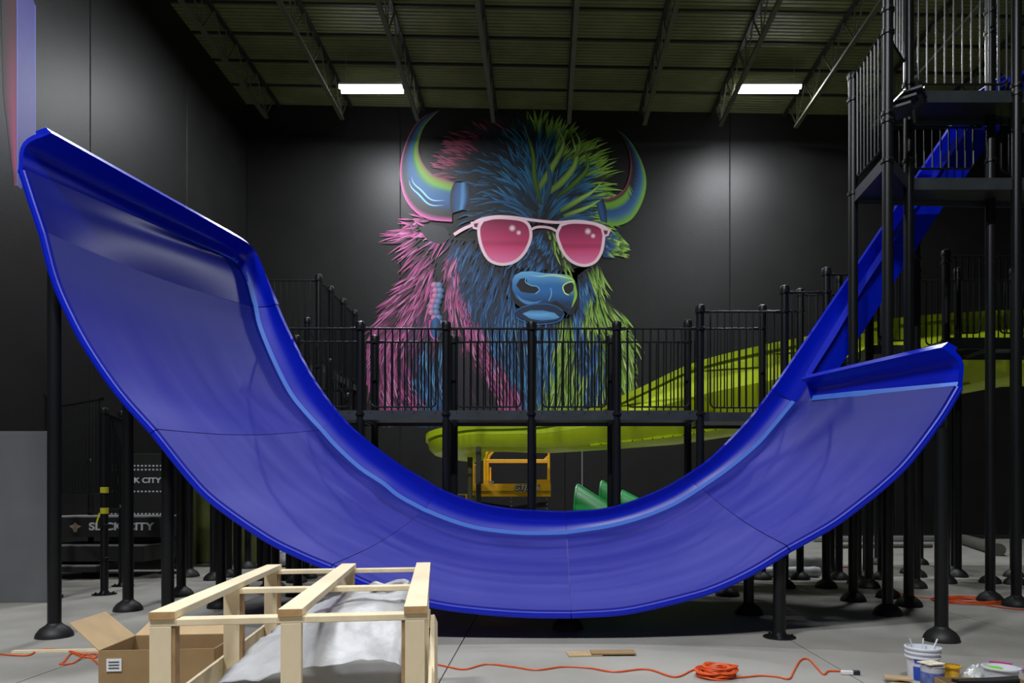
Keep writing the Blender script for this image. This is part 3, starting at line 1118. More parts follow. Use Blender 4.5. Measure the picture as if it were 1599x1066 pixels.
# ---------------------------------------------------------------- yellow scissor lift
SLF = 68.0
yl = F / SLF
lf = thing('scissor_lift', 'yellow scissor lift parked under the lime slide by the back wall', 'scissor lift', (W(800, 0, SLF).x, yl + 0.4, 0))
lx = lambda p: (p - CX) / SLF
lz = lambda p: CAMZ + (CY - p) / SLF
d = 0.85
MB().bx(lx(738), lx(862), yl, yl + d, 0.16, 0.52).build('chassis', M_black, lf, smooth=False, bevel=0.02)
for x in (lx(752), lx(848)):
    for yy in (yl - 0.02, yl + d - 0.1):
        MB().tube([(x, yy, 0.19), (x, yy + 0.12, 0.19)], 0.19, 18).build('wheel', M_rubber, lf)
for lev in range(3):
    z0 = 0.55 + lev * 0.27
    z1 = z0 + 0.24
    for yy in (yl + 0.08, yl + d - 0.08):
        MB().beam(V(lx(745), yy, z0), V(lx(855), yy, z1), 0.05, 0.1).build('scissor_arm', M_black, lf, smooth=False)
        MB().beam(V(lx(745), yy + 0.05, z1), V(lx(855), yy + 0.05, z0), 0.05, 0.1).build('scissor_arm', M_black, lf, smooth=False)
for (px_, pys) in ((798, (777, 783, 790, 797)), (854, (772, 779, 787, 794))):
    for py_ in pys:
        MB().tube([(lx(px_), yl + 0.01, lz(py_)), (lx(px_), yl + 0.06, lz(py_))], 0.022, 10).build('pivot_pin', M_bolt, lf)
pf = MB().bx(lx(738), lx(860), yl, yl + d, lz(775), lz(766.5)).build('platform', M_yellow, lf, smooth=False)
MB().bx(lx(738), lx(860), yl - 0.012, yl + 0.02, lz(766), lz(755)).build('toe_board', M_yellow, lf, smooth=False)
MB().bx(lx(838), lx(858), yl - 0.012, yl + 0.02, lz(755), lz(748.5)).build('corner_plate', M_yellow, lf, smooth=False)
for yy in (yl + 0.02, yl + d - 0.02):
    rl = MB()
    rl.tube([(lx(757), yy, lz(756)), (lx(757), yy, lz(716)), (lx(760), yy, lz(708)), (lx(768), yy, lz(699)), (lx(800), yy, lz(697)), (lx(857), yy, lz(697)), (lx(857), yy, lz(756))], 0.033, 8)
    rl.tube([(lx(755), yy, lz(718.5)), (lx(857), yy, lz(718.5))], 0.024, 8)
    rl.tube([(lx(849), yy, lz(718)), (lx(857), yy, lz(710))], 0.014, 8)
    rl.tube([(lx(761.5), yy, lz(727)), (lx(761.5), yy, lz(754))], 0.02, 8)
    rl.build('guard_rail', M_yellow, lf)
en = MB()
for xx in (739.5, 744.5):
    en.tube([(lx(xx), yl + 0.02, lz(766)), (lx(xx), yl + 0.02, lz(697))], 0.022, 8)
for yy_ in (700, 708, 716, 726):
    en.tube([(lx(739), yl + 0.02, lz(yy_)), (lx(745.5), yl + 0.02, lz(yy_))], 0.018, 8)
en.build('entry_gate', M_yellow, lf)
MB().bx(lx(738) - 0.03, lx(741), yl + 0.03, yl + 0.28, lz(760), lz(727)).build('document_box', M_conduit, lf, smooth=False)
MB().box((lx(767), yl - 0.02, lz(752.5)), (0.12, 0.03, 0.05)).build('latch', M_bolt, lf, smooth=False)
text_mesh('GTJZ06', 0.17, (lx(822), yl - 0.018, lz(761.3)), 'lettering_outline', M_ink, lf, shear=0.25, bold=0.016, depth=0.002, sx=1.05)
text_mesh('GTJZ06', 0.17, (lx(822), yl - 0.024, lz(761.3)), 'lettering', M_decal, lf, shear=0.25, bold=0.002, depth=0.002, sx=1.05)
pr = thing('pallet_stack', 'olive strapped pallet with yellow corner beside the scissor lift', 'pallet', (W(720, 0, 74).x, F / 74, 0))
MB().bx(W(708, 0, 74).x, W(742, 0, 74).x, F / 74, F / 74 + 0.6, 0.0, CAMZ + (CY - 771) / 74).build('goods', M_olive, pr, smooth=False, bevel=0.02)
MB().bx(W(727, 0, 74).x, W(737, 0, 74).x, F / 74 - 0.02, F / 74 + 0.3, CAMZ + (CY - 783) / 74, CAMZ + (CY - 772) / 74 + 0.01).build('yellow_corner', M_yellow, pr, smooth=False)


# ---------------------------------------------------------------- green scoop pieces waiting on the floor
def scoop(r0, r1, depth, label):
    """curved shell standing on the floor, bulging towards the viewer; r0, r1 ends of its top rim"""
    at = V((r0.x + r1.x) / 2, (r0.y + r1.y) / 2, 0)
    t = thing('slide_segment', label, 'slide segment', at, 'green slide segments on the floor')
    rows = []
    for i in range(9):
        c = r0.lerp(r1, i / 8)
        row = []
        for k in range(15):
            a = math.pi / 2 - math.pi * k / 14
            row.append(V(c.x - 0.10 * math.cos(a), c.y - depth * math.cos(a), c.z * (0.5 + 0.5 * math.sin(a)) + 0.03 * (1 - k / 14)))
        rows.append(row)
    MB().grid(rows).build('shell', M_green, t, solid=0.025, off=0)
    MB().tube([q[0] for q in rows], 0.035, 8).build('rolled_rim', M_green, t)
    MB().tube([q[-1] for q in rows], 0.03, 8).build('rolled_rim', M_green, t)
    for q in (rows[0], rows[-1]):
        MB().tube(q, 0.028, 8).build('end_flange', M_green, t)
    return t


scoop(W(902, 759, 70), W(962, 797, 70), 0.5, 'big green slide segment leaning beside the scissor lift')
scoop(W(940, 753, 64), W(965, 770, 64), 0.35, 'upright green slide segment standing behind the big leaning one')
scoop(W(972, 768, 61), W(1012, 789, 61), 0.4, 'green slide segment sloping down right of a double black post')

tag(MB().tube([(W(909, 0, 50).x, F / 50, 0.0), (W(909, 0, 50).x, F / 50, 4.2)], 0.02, 8).build('conduit_pole', M_conduit),
    'thin pale vertical pole standing behind the green slide segments', 'pole')

# ---------------------------------------------------------------- goods behind the left posts
gp = tag(MB().bx(W(238, 0, 70).x, W(403, 0, 70).x, 16.0, 16.9, 0, CAMZ + (CY - 745) / 70).build('wrapped_pallet', M_olive, smooth=False, bevel=0.06),
         'large olive block of stretch wrapped goods behind the left posts', 'pallet')
p = G(440, 886)
sk = MB()
sk.lathe([(0.05, 0), (0.2, 0.03), (0.24, 0.12), (0.2, 0.26), (0.1, 0.33), (0.03, 0.36)], (p.x, p.y + 0.3, 0), 14)
tag(sk.build('plastic_sack', M_wrap), 'small pale plastic sack on the floor past the wrapped olive block', 'sack')
p = G(62, 941)
gy = thing('grey_panel', 'tall plain grey metal panel standing at the left edge', 'panel', (-7.9, p.y, 0))
MB().bx(-9.0, (73 - CX) / 110.4, F / 110.4, F / 110.4 + 0.05, 0, CAMZ + (CY - 673) / 110.4).build('sheet', M_grey, gy, smooth=False, bevel=0.006)
MB().bx(-8.9, (73 - CX) / 110.4 - 0.1, F / 110.4 + 0.05, F / 110.4 + 0.5, 0, 0.05).build('foot', M_black, gy, smooth=False)
tag(MB().box((W(135, 0, 84).x, F / 84 + 0.1, 0.325), (0.14, 0.2, 0.12), 0.3).build('small_bundle', mat('blue film', (0.02, 0.05, 0.4), 0.4), bevel=0.03),
    'little blue bundle lying on the lowest black platform tier', 'bundle')

# goods far right on the floor
def floor_tube(px0, py0, px1, py1, r, m, label, cat, name, group=None):
    a, b = G(px0, py0), G(px1, py1)
    return tag(MB().tube([a + V(0, 0, r), b + V(0, 0, r)], r, 12).build(name, m), label, cat, group)


floor_tube(1270, 846, 1470, 845, 0.10, M_conduit, 'long grey pipe lying along the foot of the back wall', 'pipe', 'long_pipe')
floor_tube(1290, 856, 1455, 855, 0.06, M_tube, 'thin dark pipe on the floor in front of the long grey pipe', 'pipe', 'thin_pipe')
floor_tube(1505, 850, 1560, 868, 0.16, M_tube, 'thick dark rolled mat lying beyond the right hand posts', 'roll', 'rolled_mat')


def bundle(px0, px1, py, r, label):
    a, b = G(px0, py), G(px1, py)
    pts = [a.lerp(b, k / 10) + V(0, 0, r) for k in range(11)]
    return tag(MB().tube(pts, [r * (0.86 + 0.2 * R.random()) for _ in pts], 12).build('wrapped_roll', M_wrap, bevel=0), label, 'roll')


bundle(1205, 1303, 893, 0.16, 'plastic wrapped pale roll on the floor behind the slide support, upper one')
bundle(1195, 1280, 901, 0.10, 'plastic wrapped dark roll lying in front of the pale wrapped roll')


# ---------------------------------------------------------------- cords
def cord(pts, r, label, name='extension_cord', m=None, z=None):
    P = [G(*p) + V(0, 0, r + 0.001) for p in pts]
    return tag(MB().tube(spline(P, len(P) * 8), r, 6).build(name, m or M_orange), label, 'cord')


def coil(px_, py_, r0, turns, label, squash=1.0, flat=False, plug=None, lead=None):
    c = G(px_, py_)
    t = thing('cord_coil', label, 'cord', c)
    for k in range(turns):
        rr = r0 * (0.55 + 0.45 * R.random())
        ox, oy = R.uniform(-.25, .25) * r0, R.uniform(-.15, .15) * r0
        ph = R.random() * 6
        e = R.uniform(0.8, 1.0)
        zz = 0.012 + (k / turns) * (0.02 if flat else 0.12 * (1 - 0.3))
        pts = [c + V(ox + rr * math.cos(a) * squash, oy + rr * e * math.sin(a), zz + 0.008 * math.sin(2 * a + ph)) for a in [q * 2 * math.pi / 28 for q in range(28)]]
        MB().tube(pts, 0.0075, 6, closed=True).build('loop', M_orange, t)
    return t


cord([(672, 1036), (700, 1042), (726, 1046), (760, 1038), (800, 1042), (838, 1047), (880, 1042), (920, 1044), (960, 1050), (1010, 1046), (1053, 1058), (1080, 1048), (1100, 1042), (1112, 1048)],
     0.008, 'orange extension cord wandering from the crate to the round coil')
coil(1118, 1056, 0.15, 26, 'round coil of orange extension cord on the foreground floor')
cord([(1140, 1060), (1165, 1058), (1190, 1056), (1215, 1058), (1232, 1061), (1240, 1048), (1250, 1032), (1262, 1030), (1274, 1042), (1286, 1054), (1294, 1049), (1315, 1049)],
     0.008, 'orange cord end looping right from the coil to its plug')
p = G(1328, 1053)
pl = thing('cord_plug', 'white and black plug at the end of the orange cord', 'plug', p)
MB().box(p + V(-0.03, 0, 0.018), (0.10, 0.035, 0.034), -0.15).build('plug_body', M_white, pl, bevel=0.006)
MB().box(p + V(0.045, -0.005, 0.018), (0.06, 0.04, 0.036), -0.15).build('plug_tip', M_black, pl, bevel=0.006)
cord([(0, 1022), (20, 1024), (45, 1024), (60, 1016), (85, 1015), (110, 1018), (130, 1023), (150, 1022), (148, 1028), (128, 1026), (112, 1021), (100, 1034), (94, 1038), (115, 1036), (135, 1022), (145, 1030), (156, 1040)],
     0.008, 'tangled orange cord on the floor left of the cardboard box')
coil(1512, 939, 0.40, 14, 'loose flat heap of orange cord under the tower', squash=1.25, flat=True)
cord([(1400, 925), (1425, 932), (1460, 935), (1490, 938)], 0.009, 'thin orange cord leading into the loose heap under the tower')
cord([(1540, 946), (1570, 950), (1605, 953)], 0.009, 'thin orange cord leaving the loose heap towards the right edge')
cord([(1305, 887), (1330, 886), (1360, 889)], 0.012, 'short orange cord on the far floor beside the wrapped rolls')

tag(MB().beam(G(20, 1019) + V(0, 0, 0.012), G(160, 1016) + V(0, 0, 0.012), 0.05, 0.022).build('wood_strip', M_wood2, smooth=False),
    'long thin wooden strip on the floor left of the cardboard box', 'plank')
cb = G(917, 1022)
tag(MB().box(cb + V(-0.03, 0.02, 0.006), (0.32, 0.2, 0.01), 0.12).build('cardboard_scrap', M_cardin, smooth=False), 'flat cardboard scrap lying under a second piece on the foreground floor', 'cardboard')
tag(MB().box(G(957, 1021) + V(0, 0, 0.02), (0.42, 0.17, 0.012), 0.03).build('cardboard_strip', M_card, smooth=False), 'narrow folded cardboard strip lying on top of the flat scrap', 'cardboard')

# ---------------------------------------------------------------- wooden crate
uX, vX = V(0.989, 0.150, 0), V(-0.150, 0.989, 0)
c0 = V(-1.714, 3.11, 0)
cr = thing('wooden_crate', 'open pale pine crate frame standing in the foreground', 'crate', c0 + uX * 0.6 + vX * 1.1)
rzc = math.atan2(uX.y, uX.x)
HT = 1.0


def cw_box(u0, u1, v0, v1, z0, z1, name, m=None, jit=0.0):
    c = c0 + uX * (u0 + u1) / 2 + vX * (v0 + v1) / 2
    return MB().box(V(c.x, c.y, (z0 + z1) / 2), (u1 - u0, v1 - v0, z1 - z0), rzc + jit).build(name, m or M_wood, cr, smooth=False, bevel=0.003)


CWD, CLN = 1.19, 2.2
for v in (0.0, 1.1, CLN - 0.09):
    for u in (0.0, CWD / 2 - 0.05, CWD - 0.1):
        if v == 1.1 and u > 0.2 and u < 1.0:
            continue
        cw_box(u, u + 0.09, v, v + 0.04, 0.0, HT - 0.065, 'upright')
        if u < 0.2 or u > 1.0:
            uu = u + 0.09 if u < 0.2 else u - 0.016
            cw_box(uu, uu + 0.016, v + 0.004, v + 0.06, 0.0, HT - 0.065, 'upright_batten', mat('bark edge pine', (0.36, 0.22, 0.10), 0.8, var=0.5, scale=7))
for v in (0.0, 1.05, CLN - 0.09):
    cw_box(0.0, CWD, v, v + 0.09, HT - 0.065, HT - 0.036, 'cross_rail')
for u in (0.0, CWD / 2 - 0.06, CWD - 0.105):
    b_ = cw_box(u, u + 0.105, -0.005, CLN, HT - 0.035, HT, 'top_plank', M_wood2)
    c = c0 + uX * (u + 0.0525) + vX * (-0.0062)
    MB().box(V(c.x, c.y, HT - 0.0175), (0.104, 0.003, 0.033), rzc).build('end_grain', M_endw, b_, smooth=False)
for u in (-0.02, CWD):
    cw_box(u, u + 0.02, 0.1, CLN, 0.42, 0.56, 'side_board', M_wood2)
for v in (CLN + 0.0,):
    cw_box(0.0, CWD, v, v + 0.022, 0.50, 0.64, 'back_board')
for u in (0.0, CWD / 2 - 0.05, CWD - 0.1):
    cw_box(u, u + 0.1, 0.1, CLN - 0.1, 0.0, 0.09, 'skid', M_wood2)
for k in range(8):
    v = 0.05 + k * 0.28
    cw_box(0.01, CWD - 0.01, v, v + 0.14, 0.09, 0.112, 'base_slat')
a = c0 + uX * (CWD + 0.03) + vX * 0.35 + V(0, 0, 0.12)
b = c0 + uX * (CWD + 0.03) + vX * 0.95 + V(0, 0, 0.78)
MB().beam(a, b, 0.022, 0.09, up=(0, 1, 0)).build('brace', M_wood, cr, smooth=False)

# stretch wrapped goods inside
wp = thing('wrapped_package', 'bulky silver package in stretch film sitting inside the wooden crate', 'package', c0 + uX * 0.62 + vX * 1.0 + V(0, 0, 0.112))
rows = []
NU, NV = 30, 34
for i in range(NU + 1):
    row = []
    for j in range(NV + 1):
        u = 0.16 + 0.94 * i / NU
        v = 0.14 + 1.72 * j / NV
        du, dv = min(u - 0.16, 1.10 - u), min(v - 0.14, 1.86 - v)
        ramp = min(1, max(0.0, (u - 0.2) / 0.5))
        front_ = min(1, (v - 0.14) / 0.7)
        h = 0.62 + 0.07 * ramp + 0.15 * ramp * front_ + 0.03 * front_
        h += 0.03 * noise.noise(V(u * 5, v * 5, 1.7)) + 0.012 * noise.noise(V(u * 16, v * 16, 4.1))
        edge = min(1, min(du, dv) / 0.05)
        h *= 0.93 + 0.07 * edge
        if i in (0, NU) or j in (0, NV):
            h = 0.115
        p = c0 + uX * u + vX * v
        row.append(V(p.x, p.y, h))
    rows.append(row)
MB().grid(rows, flip=True).build('film_cover', M_wrap, wp, ang=60)
lbp = c0 + uX * 0.36 + vX * 0.125
MB().box(V(lbp.x, lbp.y, 0.545), (0.34, 0.004, 0.14), rzc).build('shipping_label', M_paper, wp, smooth=False)
for k in range(3):
    q = c0 + uX * (0.36 + 0.02 * k) + vX * 0.1215
    MB().box(V(q.x, q.y, 0.60 - k * 0.035), (0.10 - 0.02 * k, 0.002, 0.010), rzc).build('print_line', M_ink, wp, smooth=False)
q = c0 + uX * 0.92 + vX * 1.55 + V(0, 0, 0.90)
MB().tube([q + V(0.11 * math.cos(a) * (1 + .15 * math.sin(3 * a)), 0.09 * math.sin(a), 0.02 * math.sin(2 * a)) for a in [k * math.pi / 8 for k in range(16)]], 0.025, 8, closed=True).build('film_twist', M_wrap, wp)


# ---------------------------------------------------------------- open cardboard box beside the crate
def open_box(c, sx, sy, sz, rz, name, label, flaps, m=M_card, th=0.008, cat='box'):
    t = thing(name, label, cat, c)
    c = Vector(c)
    rt = Matrix.Rotation(rz, 3, 'Z')
    MB().box(c + V(0, 0, th / 2), (sx, sy, th), rz).build('bottom', m, t, smooth=False)
    for (dx, dy, w, d_, nm) in ((0, -sy / 2, sx, th, 'panel'), (0, sy / 2, sx, th, 'panel'), (-sx / 2, 0, th, sy - 2 * th, 'panel'), (sx / 2, 0, th, sy - 2 * th, 'panel')):
        MB().box(c + rt @ V(dx, dy, 0) + V(0, 0, sz / 2), (w, d_, sz), rz).build(nm, m, t, smooth=False)
    for side, ang, ln in flaps:
        # side: direction out of the box; ang measured from horizontal, up positive
        if side in ('f', 'b'):
            sg = -1 if side == 'f' else 1
            e0, e1 = V(-sx / 2, sg * sy / 2, sz), V(sx / 2, sg * sy / 2, sz)
            out = V(0, sg, 0)
        else:
            sg = -1 if side == 'l' else 1
            e0, e1 = V(sg * sx / 2, -sy / 2, sz), V(sg * sx / 2, sy / 2, sz)
            out = V(sg, 0, 0)
        tip = out * math.cos(ang) * ln + V(0, 0, math.sin(ang) * ln)
        vs = [c + rt @ q_ for q_ in (e0, e1, e1 + tip + (e0 - e1) * 0.04, e0 + tip + (e1 - e0) * 0.04)]
        MB().add(vs, [(0, 1, 2, 3)]).build('flap', M_cardin, t, smooth=False, solid=0.006, off=0)
    return t


bc = V(-2.34, 4.52, 0)
bxo = open_box(bc, 0.66, 0.46, 0.585, 0.10, 'cardboard_box', 'open brown cardboard box with raised flaps left of the crate', [('l', 0.75, 0.24), ('b', 0.35, 0.24)])
rt = Matrix.Rotation(0.10, 3, 'Z')
q = bc + rt @ V(-0.24, -0.238, 0.50)
MB().box(q, (0.085, 0.004, 0.075), 0.10).build('shipping_sticker', M_paper, bxo, smooth=False)
for k in range(3):
    MB().box(q + V(0, -0.003, 0.018 - k * 0.018), (0.06, 0.002, 0.006), 0.10).build('print_line', M_ink, bxo, smooth=False)

# ---------------------------------------------------------------- paint corner, bottom right
M_clear = mat('translucent bucket plastic', (0.82, 0.84, 0.90), 0.3, trans=0.1)
M_blab = mat('blue bucket label', (0.03, 0.08, 0.5), 0.5)


def bucket(c, r, h, label, m, name='bucket', cat='bucket', rims=(0.86, 0.98), taper=0.86, group=None):
    t = thing(name, label, cat, c, group)
    w = 0.006
    MB().lathe([(r * taper, 0), (r, h), (r - w, h), (r * taper - w, 0.012), (0.001, 0.012)], c, 24).build('shell', m, t, ang=40)
    for f in rims:
        rr = r * (taper + (1 - taper) * f)
        MB().lathe([(rr, f * h - 0.008), (rr + 0.012, f * h - 0.006), (rr + 0.012, f * h + 0.006), (rr, f * h + 0.008)], c, 24, caps=False).build('rim_band', m, t)
    return t


p = G(1441, 1062)
bk = bucket(p, 0.125, 0.205, 'translucent white mixing bucket with blue label, holding the nested bucket', M_clear, rims=(0.97,))
lab = []
for k in range(8):
    a = math.radians(208 + k * 6)
    lab.append([p + V((0.112 + 0.018 * z / 0.2) * math.cos(a), (0.112 + 0.018 * z / 0.2) * math.sin(a), z) for z in (0.02, 0.13)])
MB().grid(lab).build('label_panel', M_blab, bk, solid=0.001)
p2_ = V(p.x, p.y, 0.10)
bk2 = bucket(p2_, 0.128, 0.175, 'upper translucent mixing bucket nested in the labelled one, sticks inside', M_clear, rims=(0.78, 0.98), taper=0.9)
lab = []
for k in range(6):
    a = math.radians(213 + k * 8)
    lab.append([p2_ + V(0.1265 * math.cos(a), 0.1265 * math.sin(a), z) for z in (0.06, 0.10)])
MB().grid(lab).build('label_panel', M_blab, bk2, solid=0.001)
for dx, dy, tx in ((-0.06, 0.03, -0.03), (0.02, 0.05, 0.01), (0.07, 0.02, 0.06)):
    tag(MB().beam(p2_ + V(dx * 0.6, dy, 0.03), p2_ + V(dx + tx, dy, 0.235), 0.014, 0.006).build('stir_stick', M_white, smooth=False),
        'clear stirring stick poking out of the nested buckets, %s' % ('leftmost' if dx < 0 else 'middle' if dx < 0.05 else 'rightmost'), 'stick', 'stirring sticks in the bucket')
p = G(1456, 1078)
pc = thing('paint_can', 'open paint can with white rim and tilted lid in front of the buckets', 'paint can', p)
MB().lathe([(0.082, 0), (0.082, 0.19), (0.086, 0.195), (0.076, 0.197), (0.072, 0.185)], p, 24).build('can_body', mat('can paper', (0.5, 0.5, 0.56), 0.4), pc)
MB().lathe([(0.0835, 0.03), (0.0835, 0.15)], p, 24, caps=False).build('paper_wrap', mat('can blue print', (0.10, 0.14, 0.36), 0.45, var=0.7, scale=14), pc)
MB().box(p + V(-0.01, 0.0, 0.215), (0.15, 0.13, 0.008), 0.3).build('cardboard_lid', mat('cream paint crust', (0.75, 0.66, 0.5), 0.6, var=0.3, scale=18), pc, bevel=0.003)
p = G(1486, 1058)
bucket(V(p.x, p.y, 0), 0.062, 0.10, 'small yellow rimmed tub with brown content behind the paint can', mat('yellow tub', (0.75, 0.42, 0.02), 0.4), name='paint_tub', cat='tub', rims=(0.97,))
op = G(1540, 1092)
open_box(V(op.x, op.y, 0), 0.62, 0.26, 0.13, -0.06, 'cardboard_tray', 'shallow open cardboard tray of tools at the bottom right corner', [('f', -0.9, 0.05)], cat='tray')
tl = thing('caulk_gun', 'black caulking tool lying inside the cardboard tray', 'tool', op + V(0.03, 0, 0.05))
MB().tube([op + V(-0.2, 0.02, 0.13), op + V(0.05, 0.0, 0.135), op + V(0.22, -0.02, 0.15)], [0.018, 0.03, 0.032], 12).build('barrel', M_black, tl)
MB().tube([op + V(-0.2, 0.02, 0.13), op + V(-0.24, 0.02, 0.14)], 0.012, 8).build('nozzle', M_black, tl)
MB().tube([op + V(0.1, 0.0, 0.13), op + V(0.12, 0.0, 0.03)], 0.012, 8).build('grip', M_black, tl)
p = G(1528, 1058)
ft = thing('plastic_wrap_heap', 'crumpled clear plastic heap behind the cardboard tray', 'plastic', p)
rows = []
for i in range(13):
    row = []
    for j in range(21):
        a = j / 20 * 2 * math.pi
        rr = 0.13 * i / 12 * (1 + 0.15 * noise.noise(V(math.cos(a) * 2, math.sin(a) * 2, 0.3)))
        row.append(p + V(rr * 1.2 * math.cos(a), rr * math.sin(a), 0.002 + max(0, 0.10 * (1 - (i / 12) ** 2) + 0.04 * noise.noise(V(rr * 40 * math.cos(a), rr * 40 * math.sin(a), 2)) * (1 - i / 12))))
    rows.append(row)
MB().grid(rows).build('film', mat('clear crumpled film', (0.6, 0.62, 0.6), 0.15, trans=0.4, bump=0.6, bscale=25), ft, ang=25)
p = G(1563, 1072)
tb = bucket(p, 0.125, 0.16, 'wide clear tub with bright green paint and pink rim streak', M_clear, name='mixing_tub', cat='tub', rims=(0.97,), taper=0.8)
MB().lathe([(0.001, 0.142), (0.06, 0.145), (0.064, 0.15), (0.001, 0.156)], p + V(-0.05, 0.01, 0), 18).build('green_paint', mat('bright green paint', (0.22, 0.72, 0.02), 0.3), tb)
MB().tube([p + V(0.128 * math.cos(a), 0.128 * math.sin(a), 0.168) for a in [0.4 + k * 0.16 for k in range(9)]], 0.007, 6).build('pink_streak', mat('pink paint', (0.6, 0.03, 0.25), 0.35), tb)
p = G(1622, 1078)
bucket(p, 0.10, 0.18, 'pale pink plastic tub cut by the right edge of the picture', mat('pink tub', (0.62, 0.36, 0.55), 0.35, trans=0.2), name='pink_tub', cat='tub', rims=(0.97, 0.75))
for k, (px_, py_, rz, lab_) in enumerate(((1405, 1070, 0.5, 'torn cardboard scrap lying flat left of the paint can, lowest'), (1402, 1066, -0.3, 'torn cardboard scrap leaning on the other scrap beside the buckets'))):
    p = G(px_, py_)
    tag(MB().box(p + V(0, 0, 0.012 + k * 0.03), (0.2, 0.12, 0.012), rz).build('torn_cardboard', M_cardin, smooth=False), lab_, 'cardboard')
# ---------------------------------------------------------------- bison mural painted on the back wall
SW = 44.0
PAINT = 0.8


class Paint:
    """flat coats of paint on the wall; every stroke lies a hair above the one before"""
    layer = 0.0

    def __init__(self):
        self.v, self.f, self.c = [], [], []

    def pt(self, x, y):
        return V((x - CX) / SW, YB - 0.004 - Paint.layer, CAMZ + (CY - y) / SW)

    def lift(self):
        Paint.layer += 0.00001

    def poly(self, pts, cf, rings=5):
        """closed outline filled with concentric rings, colour by position"""
        self.lift()
        n = len(pts)
        cx = sum(p[0] for p in pts) / n
        cy = sum(p[1] for p in pts) / n
        base = len(self.v)
        for r in range(rings):
            k = 1 - r / rings
            for p in pts:
                x, y = cx + (p[0] - cx) * k, cy + (p[1] - cy) * k
                self.v.append(self.pt(x, y))
                self.c.append(cf(x, y))
        self.v.append(self.pt(cx, cy))
        self.c.append(cf(cx, cy))
        for r in range(rings - 1):
            for i in range(n):
                a, b = base + r * n + i, base + r * n + (i + 1) % n
                self.f.append((a, b, b + n, a + n))
        o = base + (rings - 1) * n
        for i in range(n):
            self.f.append((o + i, o + (i + 1) % n, len(self.v) - 1))

    def ribbon(self, pts, wid, cf, closed=False, n=None):
        """stroke along pts; wid(t) full width, cf(t, side) colour"""
        self.lift()
        P = [V(p[0], p[1], 0) for p in pts]
        if closed:
            P = P + [P[0]]
        n = n or max(4, len(P) * 4)
        Q = spline(P, n)
        base = len(self.v)
        for i, q in enumerate(Q):
            t = i / n
            d = Q[min(i + 1, n)] - Q[max(i - 1, 0)]
            if closed and i in (0, n):
                d = Q[1] - Q[n - 1]
            d.normalize()
            nn = V(-d.y, d.x, 0)
            w = wid(t) / 2
            for sd in (-1, 0, 1):
                p = q + nn * w * sd
                self.v.append(self.pt(p.x, p.y))
                self.c.append(cf(t, sd))
        for i in range(n):
            for k in range(2):
                a = base + i * 3 + k
                self.f.append((a, a + 1, a + 4, a + 3))

    def strip(self, A, B, ramp, n=28, m=14):
        """band between edge curves A and B (same direction), colour ramp(t, k)"""
        self.lift()
        a = spline([V(*p, 0) for p in A], n)
        b = spline([V(*p, 0) for p in B], n)
        base = len(self.v)
        for i in range(n + 1):
            for k in range(m + 1):
                p = a[i].lerp(b[i], k / m)
                self.v.append(self.pt(p.x, p.y))
                self.c.append(ramp(i / n, k / m))
        for i in range(n):
            for k in range(m):
                q = base + i * (m + 1) + k
                self.f.append((q, q + 1, q + m + 2, q + m + 1))

    def tuft(self, x, y, dx, dy, L, wd, bend, root, body, tip):
        self.lift()
        l = math.hypot(dx, dy) or 1
        dx, dy = dx / l, dy / l
        nx, ny = -dy, dx
        base = len(self.v)
        n = 5
        for i in range(n + 1):
            t = i / n
            w = wd * (0.35 + 0.65 * math.sin(math.pi * min(1, 0.18 + t * 0.62))) * (1 - t ** 2.2) + 0.15 * (1 - t)
            ox = x + dx * L * t + nx * bend * L * t * t
            oy = y + dy * L * t + ny * bend * L * t * t
            col_ = mixc(root, body, min(1, t * 2.2)) if t < 0.45 else mixc(body, tip, (t - 0.45) / 0.55)
            for sd, mul in ((-1, 0.55), (0.15, 1.12), (1, 0.35)):
                self.v.append(self.pt(ox + nx * w * sd / 2, oy + ny * w * sd / 2))
                self.c.append(tuple(c * mul for c in col_))
        for i in range(n):
            for k in range(2):
                a = base + i * 3 + k
                self.f.append((a, a + 1, a + 4, a + 3))

    def build(self, name, parent):
        m = MB()
        m.v, m.f, m.c = self.v, self.f, [tuple(q * PAINT for q in c) for c in self.c]
        return m.build(name, M_vcol, parent, smooth=False)


def mixc(a, b, t):
    return tuple(x + (y - x) * t for x, y in zip(a, b))


def rampc(stops, k):
    for (k0, c0_), (k1, c1_) in zip(stops, stops[1:]):
        if k <= k1:
            return mixc(c0_, c1_, (k - k0) / max(1e-6, k1 - k0))
    return stops[-1][1]


def inside(poly, x, y):
    c, j = False, len(poly) - 1
    for i in range(len(poly)):
        xi, yi = poly[i]
        xj, yj = poly[j]
        if (yi > y) != (yj > y) and x < (xj - xi) * (y - yi) / (yj - yi) + xi:
            c = not c
        j = i
    return c


BLK = (0.008, 0.009, 0.012)
PINK, PINKL, PINKD = lin((214, 92, 165)), lin((250, 165, 215)), lin((120, 40, 95))
PURP = lin((120, 62, 125))
BLUE, BLUEL, BLUED = lin((42, 112, 180)), lin((115, 185, 235)), lin((14, 52, 96))
TEAL, TEALD = lin((28, 92, 130)), lin((8, 34, 52))
LIME, LIMEL, LIMED = lin((150, 205, 60)), lin((220, 250, 150)), lin((62, 110, 30))
MAR, MARL = lin((125, 48, 78)), lin((165, 75, 105))

mural = thing('wall_mural', 'giant painted bison in pink sunglasses with neon blue, pink and lime fur on black wall', 'mural', (0, YB - 0.02, 3.5))
RM = random.Random(3)
fur = Paint()

# fur guides: x, y, direction, colour set, length, (body colour, tip colour)
GD = []


def g(x, y, dx, dy, body, tip, L=34, dark=0.25):
    l = math.hypot(dx, dy)
    GD.append((x, y, dx / l, dy / l, body, tip, L, dark))


